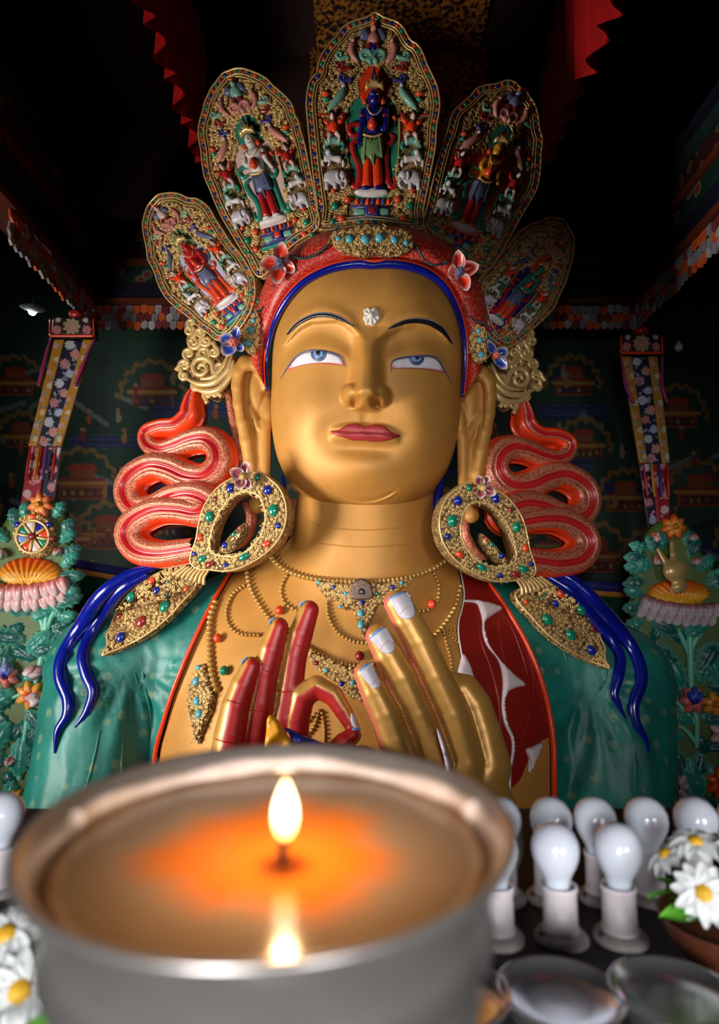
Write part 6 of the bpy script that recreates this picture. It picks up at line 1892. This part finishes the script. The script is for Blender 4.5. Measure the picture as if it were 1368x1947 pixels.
# ---- hanging brocade banners
BANM = painted('banner_brocade', .55)
def flowers_col(base, seeds, spots):
    """embroidered blossoms printed on a plain ground"""
    def f(p, d):
        c = np.tile(np.array(base), (len(p), 1))
        for x, y, r, col in spots:
            q = p - (x, y); rr = np.linalg.norm(q, axis=1); a = np.arctan2(q[:, 1], q[:, 0])
            pr = r * (1 + .14 * np.cos(a * 9))
            m = rr < pr
            k = np.clip(rr / r, 0, 1)[:, None]
            cc = np.where((np.sin(rr * 2.4) > .2)[:, None], np.array(col), np.array(col) * .45 + .3)
            c[m] = cc[m]
        return c
    return f
NAVY, YELB, REDB = srgb(14, 22, 52), srgb(176, 120, 20), srgb(150, 14, 26)
def banner(label, quad, low, sgn, Y, yel=YELB):
    (tl, tr, br, bl) = [np.array(q, float) for q in quad]
    e = empty('hanging_banner', tuple(P(*((bl + br) / 2), Y)), label, 'banner', 'brocade banners hanging from the beam')
    mp = PlaneMap(P(*tl, Y), (0, -1, 0))
    g = lambda u, v: tuple((tl * (1 - u) + tr * u) * (1 - v) + (bl * (1 - u) + br * u) * v)
    rg = np.random.default_rng(3 + sgn)
    pal = [srgb(176, 180, 196), srgb(196, 92, 70), srgb(170, 50, 70), srgb(150, 160, 200)]
    def col_strip(nm, u0, u1, base, off, n, r, v0=0, v1=1, pal_=pal, du=.0):
        sp = [(*g(u0 + (u1 - u0) * (.5 + (.22 if i % 2 else -.18)), v0 + (v1 - v0) * (i + .5) / n), r * rg.uniform(.85, 1.1), pal_[i % len(pal_)]) for i in range(n)]
        sp += [(*g(u0 + (u1 - u0) * rg.uniform(.1, .9), v0 + (v1 - v0) * rg.uniform(0, 1)), 2.6, srgb(30, 66, 40) if base != NAVY else srgb(40, 84, 70)) for i in range(n * 4)]
        sp = sp[n:] + sp[:n]
        ol = [g(u0, v0), g(u1, v0), g(u1, v1), g(u0, v1)]
        return slab(nm, np.array(ol), mp, BANM, e, H=.015, bw=3, thick=.03, step=1.9, off=off, colfn=flowers_col(base, None, sp), smoothed=False)
    # straight outlines need points along the sides
    global _q
    col_strip('navy_panel', .25, .77, NAVY, .02, 11, 8.5)
    col_strip('yellow_panel', 0, .27, yel, .05, 8, 5.5, pal_=[srgb(190, 100, 60), srgb(196, 170, 120)])
    col_strip('yellow_panel', .74, 1, yel, .05, 8, 5.5, pal_=[srgb(190, 100, 60), srgb(196, 170, 120)])
    hb = [tl + (-5, -3), tl + (-2, -36), tl + (8, -41), tr + (-8, -41), tr + (3, -36), tr + (5, -3)]
    hc = (tl + tr) / 2 - (0, 21)
    slab('banner_header', np.array(hb), mp, BANM, e, H=.06, bw=6, thick=.12, step=1.9, off=.06, smoothed=False, colfn=flowers_col(srgb(44, 26, 22), None, [(*(hc), 15, srgb(150, 130, 40)), (*(hc), 10, srgb(180, 110, 60)), (*(hc + (-28, 6)), 8, srgb(190, 40, 70)), (*(hc + (28, 6)), 8, srgb(190, 40, 70)), (*(hc + (-26, -12)), 5, srgb(180, 170, 170)), (*(hc + (26, -12)), 5, srgb(180, 170, 170))]))
    strip('header_cord', [hb[0], hb[5]], 2.6, mp, ORANGE, e, off=.12)
    for a in (hb[0], hb[5]): strip('header_cord', [a, a + (1 if a is hb[0] else -1, -32)], 1.6, mp, ORANGE, e, off=.12)
    slab('banner_knot', ellipse(*(hc + (4, -26)), 13, 9), mp, CRIMSON, e, H=.08, thick=.06, step=3, off=.05)
    TASM = mat('pink_tassel', srgb(150, 44, 90), .5, 0, .15, 20)
    for a, b in ((hb[0], g(0, .42)), (hb[5], g(1, .42))):
        b = np.array(b)
        q = [a + (1, 4), a + (b - a) * .3 + (-1, 0), a + (b - a) * .7 + (-3, 0), b + (-6 * (1 if sgn > 0 else -1), 6)]
        strip('tassel', q, [1.5, 2.8, 3.8, 2.6], mp, TASM, e, off=.10, sides=8)
    (l0, l1, l2, l3) = [np.array(q, float) for q in low]
    h = lambda u, v: tuple((l0 * (1 - u) + l1 * u) * (1 - v) + (l3 * (1 - u) + l2 * u) * v)
    a_, b_ = (0, .58) if sgn > 0 else (.42, 1)
    c_, d_ = (.56, 1) if sgn > 0 else (0, .44)
    for nm, u0, u1, base, off, n, pal_ in (('red_tail', a_, b_, REDB, .03, 6, [srgb(214, 80, 96), srgb(210, 150, 160)]), ('navy_tail', c_, d_, NAVY, .0, 5, pal)):
        sp = [(*h(u0 + (u1 - u0) * rg.uniform(.2, .8), (i + .5) / n), 8, pal_[i % len(pal_)]) for i in range(n)] + [(*h(rg.uniform(u0, u1), rg.uniform(0, 1)), 3, srgb(190, 50, 60)) for i in range(20)]
        slab(nm, np.array([h(u0, 0), h(u1, 0), h(u1, 1), h(u0, 1)]), mp, BANM, e, H=.015, bw=3, thick=.03, step=1.9, off=off - .04, colfn=flowers_col(base, None, sp[::-1]), smoothed=False)
    for u in (.1, .36, .62, .88):
        q0 = np.array(g(u, 1)); q1 = q0 + (np.array(h(u, .38)) - np.array(h(u, 0)))
        strip('tail_tassel', [q0, (q0 + q1) / 2, q1], [1.5, 2.8, 1.8], mp, [CRIMSON, OCHRE, CLOUD, CRIMSON][int(u * 4) % 4], e, off=.07)
    return e
banner('bright brocade banner hanging behind the wheel panel', [(107, 648), (180, 648), (119, 850), (57, 850)], [(57, 840), (116, 840), (92, 1010), (30, 1010)], 1, 8.9)
banner('dim brocade banner hanging behind the vase panel', [(1180, 680), (1248, 680), (1272, 882), (1214, 882)], [(1216, 870), (1272, 870), (1278, 1040), (1240, 1040)], -1, 8.9)

# ---- lamps under the beams
SHADE = mat('enamel_shade', srgb(190, 200, 205), .3, 0, .05)
def lamp(px_, py_, Y, label, lit):
    O = P(px_, py_, Y)
    e = empty('ceiling_lamp', tuple(O), label, 'lamp')
    R = .18
    V, Fc = lathe_vf([(.02, .07), (.05, .06), (R * .7, .035), (R, .0), (R * .98, -.008), (R * .6, .022), (.045, .045)], 28)
    Rm = np.array(Matrix.Rotation(.35, 3, 'Y') @ Matrix.Rotation(.55, 3, 'X'))
    if lit:
        ob('lamp_shade', mesh('lamp_shade', V @ Rm.T + O, Fc), SHADE, e)
    V, Fc = lathe_vf([(.002, -.11), (.04, -.095), (.06, -.055), (.055, -.015), (.026, .02), (.02, .05), (.002, .055)], 20)
    ob('lamp_bulb', mesh('lamp_bulb', V @ (Rm.T if lit else np.eye(3)) + O, Fc), mat('lit_bulb', (.9, .95, 1), .3, 0, 0, emit=(.85, .95, 1.0), estr=60) if lit else mat('opal_bulb', srgb(180, 180, 180), .3, 0, 0), e)
    tube('lamp_cord', [O + (0, 0, .05), O + (.02, 0, .3), O + (.0, .05, .62)], .008, BLACK, e, 6)
    if lit:
        l = bpy.data.lights.new('lamp_light', 'POINT'); l.energy = 3; l.color = (.85, .94, 1); l.shadow_soft_size = .05
        lo = bpy.data.objects.new('lamp_light', l); lo.location = O + np.array((.03, -.12, -.14)); COL.objects.link(lo); attach(lo, e)
lamp(62, 586, 9.0, 'lit bulb under a white enamel shade near the beam', True)
lamp(1291, 655, 9.0, 'small unlit white bulb hanging near the dim banner', False)

# ================================================================== altar table in front
TZ = -.392
ALTAR = empty('altar_table', (0, .75, GAL_Z), 'dark lacquered altar table holding the lamp, bulbs and bowls', 'table')
LACQ = mat('dark_lacquer', srgb(16, 8, 8), .5, 0, .3, 8, spec=.25)
for nm, c, s in (('table_top', (0, .72, TZ - .02), (3.2, 1.1, .04)), ('front_panel', (0, .24, (TZ - .04 + GAL_Z) / 2), (3.0, .04, TZ - .04 - GAL_Z)), ('back_panel', (0, 1.2, (TZ - .04 + GAL_Z) / 2), (3.0, .04, TZ - .04 - GAL_Z)), ('side_panel', (-1.5, .72, (TZ - .04 + GAL_Z) / 2), (.04, 1.0, TZ - .04 - GAL_Z)), ('side_panel', (1.5, .72, (TZ - .04 + GAL_Z) / 2), (.04, 1.0, TZ - .04 - GAL_Z))):
    V, Fc = box_vf(c, s); ob(nm, mesh(nm, V, Fc, False), LACQ, ALTAR)

def lathe_ob(name, prof, m, parent, loc, seg=48, R=None):
    V, Fc = lathe_vf(prof, seg)
    if R is not None: V = V @ np.array(R).T
    return ob(name, mesh(name, V + np.asarray(loc), Fc), m, parent)

# ---- butter lamp: flared silver cup on a stem
CUP = np.array((-.036, .283, -.0892))
TIL = Matrix.Rotation(math.radians(4.0), 3, 'X')
SILVER = mat('worn_silver', srgb(206, 200, 194), .30, .8, .12, 30, .1, 60, .002)
BL = empty('butter_lamp', (CUP[0], CUP[1], TZ), 'flared silver butter lamp with a burning wick in orange melted butter', 'lamp')
prof = [(.0905, -.040), (.0885, -.026), (.0888, -.016), (.0925, -.006), (.0965, -.001), (.0995, .0002), (.1002, -.002), (.0985, -.005), (.0940, -.011), (.0905, -.020), (.0875, -.032), (.0850, -.060), (.0800, -.095), (.0700, -.130), (.055, -.160), (.028, -.178), (.018, -.195), (.016, -.225), (.024, -.250), (.045, -.270), (.060, -.285), (.062, -.3010)]
lathe_ob('cup', prof, SILVER, BL, CUP, 96, TIL)
def wax_mat():
    m, nt, b = _nodes('butter')
    n = _noise(nt, 30, 4)
    r = _ramp(nt, n.outputs[0], [(0.35, srgb(168, 126, 88)), (0.68, srgb(196, 168, 142))])
    nt.links.new(r.outputs[0], b.inputs['Base Color']); b.inputs['Roughness'].default_value = .35
    b.inputs['Subsurface Weight'].default_value = .6; b.inputs['Subsurface Radius'].default_value = (.02, .009, .004); b.inputs['Subsurface Scale'].default_value = 1.0
    _bump(nt, b, n.outputs[0], .25, .002)
    return m
WAXZ = -.016
wp = [(.0875, -.0405), (.0887, WAXZ + .004), (.083, WAXZ + .002), (.074, WAXZ), (.060, WAXZ - .0005), (.052, WAXZ - .002), (.046, WAXZ - .006), (.02, WAXZ - .010), (.0005, WAXZ - .010)]
lathe_ob('butter', wp, wax_mat(), BL, CUP, 72, TIL)
def pool_mat():
    m, nt, b = _nodes('melted_butter')
    a = nt.nodes.new('ShaderNodeAttribute'); a.attribute_name = 'Col'
    nt.links.new(a.outputs['Color'], b.inputs['Base Color']); b.inputs['Roughness'].default_value = .16
    b.inputs['Subsurface Weight'].default_value = .5; b.inputs['Subsurface Radius'].default_value = (.03, .008, .002); b.inputs['Subsurface Scale'].default_value = 1.0
    b.inputs['Specular IOR Level'].default_value = .35
    return m
pl_ = lathe_ob('melted_pool', [(.0835, WAXZ - .0065), (.0830, WAXZ + .0018)] + [(r, WAXZ + .0018) for r in np.linspace(.082, .002, 28)] + [(.0004, WAXZ + .0018)], pool_mat(), BL, CUP, 96, TIL)
pv_ = np.array([v.co for v in pl_.data.vertices]) - CUP
pa_ = np.arctan2(pv_[:, 1], pv_[:, 0]); pr_ = np.hypot(pv_[:, 0], pv_[:, 1])
pk_ = sstep(.034, .062, pr_ + .004 * np.sin(pa_ * 3 + 1) + .003 * np.sin(pa_ * 7) + .0016 * np.sin(pa_ * 17))
set_col(pl_.data, lerp3(srgb(236, 128, 34), srgb(176, 152, 130), pk_))
# rim of stuck butter
STUCK = mat('stuck_butter', srgb(224, 210, 202), .5, 0, .15, 60, .3, 120, .002)
Vs = []
tt = np.linspace(.25, math.pi - .15, 60)
rr = np.array([(.0925 * math.cos(t), .0925 * math.sin(t), -.010 + .0012 * math.sin(t * 5)) for t in tt]) @ np.array(TIL).T + CUP
tube('butter_rim', rr, .0036 + .0026 * np.abs(np.sin(tt * 2.3 + .5) * np.sin(tt * 5.1 + 1)), STUCK, BL, 7)
# wick and flame; located where the ray through the wick meets the pool
nP = np.array(TIL) @ np.array((0, 0, 1.0))
pc = CUP + np.array(TIL) @ np.array((0, 0, WAXZ + .0018))
dW = rays([(537, 1645)])[0]
WB = dW * ((pc @ nP) / (dW @ nP))
tube('wick', [WB - (0, 0, .006), WB + (0, 0, .004), WB + (.0004, 0, .0085), WB + (.001, 0, .0115)], [.0016, .0016, .0022, .0012], mat('charred_wick', (.02, .012, .01), .9, 0, .2), BL, 10)
fh = .0235
def flame_mat():
    m = bpy.data.materials.new('flame'); m.use_nodes = True; nt = m.node_tree
    nt.nodes.remove(nt.nodes['Principled BSDF'])
    em = nt.nodes.new('ShaderNodeEmission'); tc = nt.nodes.new('ShaderNodeTexCoord'); sx = nt.nodes.new('ShaderNodeSeparateXYZ')
    nt.links.new(tc.outputs['Generated'], sx.inputs[0])
    r = _ramp(nt, sx.outputs['Z'], [(0.0, srgb(255, 120, 30)), (0.22, srgb(255, 196, 110)), (0.55, srgb(255, 240, 205)), (1.0, srgb(255, 205, 130))])
    nt.links.new(r.outputs[0], em.inputs[0]); em.inputs[1].default_value = 9
    nt.links.new(em.outputs[0], nt.nodes['Material Output'].inputs[0])
    return m
fp = [(.0004, .0), (.0026, .0015), (.0042, .0045), (.0049, .0085), (.0046, .0125), (.0036, .0165), (.0020, .0205), (.0003, fh)]
lathe_ob('flame', fp, flame_mat(), BL, WB + np.array((.0009, 0, .0092)), 24)
fl_ = bpy.data.lights.new('flame_light', 'POINT'); fl_.energy = .22; fl_.color = (1.0, .60, .28); fl_.shadow_soft_size = .004
flo = bpy.data.objects.new('flame_light', fl_); flo.location = WB + np.array((.001, 0, .036)); COL.objects.link(flo); attach(flo, BL)

# ---- bulbs standing in sockets on the table
GLASS = mat('opal_glass', srgb(206, 212, 222), .12, 0, .02, coat=.6, sss=.3)
PORC = mat('socket_porcelain', srgb(206, 198, 200), .4, 0, .06, 20)
DISC = mat('dusty_socket_plate', srgb(150, 142, 138), .55, 0, .2, 30)
HOLE = mat('screw_dark', (.02, .018, .016), .6, 0, 0)
bp = [(.0005, .1285), (.008, .1275), (.016, .124), (.0225, .1175), (.0268, .109), (.0280, .100), (.0268, .091), (.0235, .082), (.019, .074), (.0155, .067), (.0140, .060), (.0135, .05)]
bm_ = mesh('bulb_glass', *lathe_vf(bp[::-1], 32)); bm_.materials.append(GLASS)
sm_ = mesh('socket', *lathe_vf([(.0215, .006), (.0215, .014), (.0195, .0145), (.0195, .052), (.021, .056), (.021, .060), (.0175, .060), (.0172, .048), (.001, .047)], 32)); sm_.materials.append(PORC)
dm_ = mesh('socket_plate', *lathe_vf([(.031, 0), (.031, .004), (.028, .008), (.022, .011), (.001, .011)], 36)); dm_.materials.append(DISC)
hm_ = mesh('screw_hole', *lathe_vf([(.003, .0), (.003, .003), (.0005, .003)], 12)); hm_.materials.append(HOLE)
def bulb(px_, Y, label, lean=0.0, py_=None, rot=0.3):
    d = rays([(px_, 1750)])[0]
    base = d * (TZ / d[2]) if Y is None else np.array([0, Y, TZ])
    if Y is not None:
        # column of pixels px_ at the bulb's middle height
        z = TZ + .10
        depth = Y * cp + z * sp
        base[0] = (px_ - CX) / F * depth
    e = empty('light_bulb', tuple(base), label, 'bulb', 'white bulbs in sockets on the altar')
    e.rotation_euler = (0, 0, rot)
    for nm, me in (('socket_plate', dm_), ('socket', sm_), ('bulb_glass', bm_)):
        o = bpy.data.objects.new(nm, me); COL.objects.link(o); o.parent = e
        if nm == 'bulb_glass': o.rotation_euler = (lean * .3, lean, 0)
    for sx_ in (-1, 1):
        o = bpy.data.objects.new('screw_hole', hm_); COL.objects.link(o); o.parent = e; o.location = (.0262 * sx_, 0, .0078)
    return e
for px_, Y, lab, lean in ((952, .90, 'white bulb of the rear row partly hidden by the butter lamp rim', 0), (1041, .90, 'rear-row white bulb behind the middle front bulb', .05), (1138, .90, 'rear-row white bulb behind the front bulb next to the daisy bowl', -.04), (1229, .90, 'rear-row white bulb standing clear next to the one behind the daisies', .0), (1319, .90, 'rear-row white bulb rising behind the daisies', .03), (1408, .90, 'rear-row white bulb past the daisies', 0),
                          (942, .80, 'front-row bulb socket hidden behind the butter lamp', 0), (1061, .80, 'middle front-row white bulb in a round socket plate', -.03), (1172, .80, 'front-row white bulb next to the daisy bowl', .02), (6, .92, 'white bulb beside the lamp above the pale flower bowl', .0)):
    bulb(px_, Y, lab, lean)

# ---- offering bowls of polished metal
STEEL = mat('polished_steel', srgb(214, 214, 218), .2, .9, .05, 30)
om_ = mesh('bowl_wall', *lathe_vf([(.022, 0), (.024, .004), (.034, .012), (.046, .028), (.054, .044), (.0565, .0465), (.0555, .0475), (.053, .0455), (.049, .041), (.040, .0375), (.026, .0355), (.0005, .0350)], 48)); om_.materials.append(STEEL)
wm_ = mesh('bowl_foot', *lathe_vf([(.027, -.0), (.0275, .003), (.024, .006), (.021, .010)], 36)); wm_.materials.append(STEEL)
for px_, lab in ((852, 'polished offering bowl tucked beside the butter lamp'), (1066, 'polished offering bowl in front of the middle bulbs'), (1283, 'polished offering bowl in front of the daisy bowl')):
    Y = .62; z = TZ + .046; depth = Y * cp + z * sp
    e = empty('offering_bowl', ((px_ - CX) / F * depth, Y, TZ), lab, 'bowl', 'polished offering bowls in a row')
    for nm, me in (('bowl_wall', om_), ('bowl_foot', wm_)):
        o = bpy.data.objects.new(nm, me); COL.objects.link(o); o.parent = e

# ---- bowls of artificial daisies
def petal_mesh():
    V = []; n = 7
    for i in range(n):
        t = i / (n - 1); w = .0062 * math.sin(math.pi * min(1, t * .85 + .12)) ** .7
        for u in (-1, 0, 1): V.append((t * .026, u * w, .007 * t - .004 * t * t * 3 + .0022 * u * u))
    Fc = [(i * 3 + j, i * 3 + j + 1, (i + 1) * 3 + j + 1, (i + 1) * 3 + j) for i in range(n - 1) for j in range(2)]
    V = np.array(V); nv = len(V)
    me = mesh('petal', np.vstack([V, V - (0, 0, .0012)]), Fc + [tuple(q + nv for q in f[::-1]) for f in Fc]); me.materials.append(mat('white_petal', srgb(222, 226, 224), .6, 0, .05)); return me
pm_ = petal_mesh()
hm2 = mesh('flower_centre', *lathe_vf([(.0075, 0), (.0075, .004), (.005, .0065), (.0005, .0075)], 16)); hm2.materials.append(mat('yellow_centre', srgb(222, 170, 30), .6, 0, .2, 200))
def leafm():
    V = []; n = 6
    for i in range(n):
        t = i / (n - 1); w = .011 * math.sin(math.pi * min(1, t * .9 + .08))
        for u in (-1, 0, 1): V.append((t * .042, u * w, .012 * t - .022 * t * t - .003 * (1 - u * u)))
    Fc = [(i * 3 + j, i * 3 + j + 1, (i + 1) * 3 + j + 1, (i + 1) * 3 + j) for i in range(n - 1) for j in range(2)]
    V = np.array(V); nv = len(V)
    me = mesh('leaf', np.vstack([V, V - (0, 0, .001)]), Fc + [tuple(q + nv for q in f[::-1]) for f in Fc]); me.materials.append(mat('fresh_green_leaf', srgb(110, 190, 60), .5, 0, .2, 40)); return me
lm_ = leafm()
def daisy(parent, loc, face, s=1.0, n=12):
    q = Vector(face).to_track_quat('Z', 'Y')
    e = bpy.data.objects.new('daisy_centre', hm2); COL.objects.link(e); e.parent = parent
    e.location = loc; e.rotation_euler = q.to_euler(); e.scale = (s, s, s)
    for i in range(n):
        o = bpy.data.objects.new('petal', pm_); COL.objects.link(o); o.parent = e
        o.rotation_euler = (0, 0, i * 2 * math.pi / n + random.uniform(-.08, .08)); o.location = (0, 0, .001 + .001 * (i % 2))
        o.scale = (1, 1, 1)
def daisy_bowl(px_, Y, label, mw, spots, R=.075):
    z = TZ + .06; depth = Y * cp + z * sp
    e = empty('daisy_bowl', ((px_ - CX) / F * depth, Y, TZ), label, 'flower bowl')
    k = R / .075
    V, Fc = lathe_vf([(.03 * k, 0), (.034 * k, .004), (.05 * k, .02), (.066 * k, .042), (.074 * k, .060), (.0755 * k, .062), (.074 * k, .063), (.071 * k, .060), (.062 * k, .045), (.001, .040)], 48)
    o = ob('bowl', mesh('bowl', V, Fc), mw); o.parent = e
    V, Fc = lathe_vf([(.068 * k, .050), (.05 * k, .056), (.02 * k, .060), (.0005, .061)], 32)
    o = ob('soil', mesh('soil', V, Fc), mat('brown_filling', srgb(110, 54, 26), .8, 0, .3, 60, .5, 120, .004)); o.parent = e
    for x, y, zz, f, s in spots: daisy(e, (x, y, zz), f, s)
    for i in range(18):
        o = bpy.data.objects.new('leaf', lm_); COL.objects.link(o); o.parent = e
        a = i * 2.4; r = .015 + .04 * random.random()
        o.location = (r * math.cos(a), r * math.sin(a), .062 + .02 * random.random()); o.rotation_euler = (random.uniform(-.4, .4), random.uniform(-.5, .1), a)
        o.scale = [random.uniform(.8, 1.25)] * 3
    return e
daisy_bowl(1392, .715, 'brown bowl of white artificial daisies with yellow centres', mat('brown_bowl', srgb(96, 52, 34), .35, 0, .15, 20), [(-.042, -.028, .098, (-.35, -.8, .5), 1.15), (-.022, .02, .128, (-.2, -.25, .95), 1.1), (.018, -.01, .13, (.1, -.5, .9), 1.2), (.03, .03, .125, (.3, .1, .9), 1.1), (.005, -.055, .088, (.1, -.9, .5), 1.0), (.055, -.02, .105, (.5, -.6, .7), 1.1), (-.05, .03, .112, (-.6, .0, .8), 1.0)], .072)
daisy_bowl(-22, .56, 'white bowl of white artificial flowers beside the butter lamp', mat('white_bowl', srgb(214, 208, 204), .3, 0, .04), [(.03, -.012, .085, (.3, -.8, .6), 1.2), (.0, .02, .11, (.0, -.5, .9), 1.2), (-.03, -.02, .09, (-.3, -.7, .6), 1.1), (.045, .03, .085, (.6, -.3, .8), 1.0)], .062)
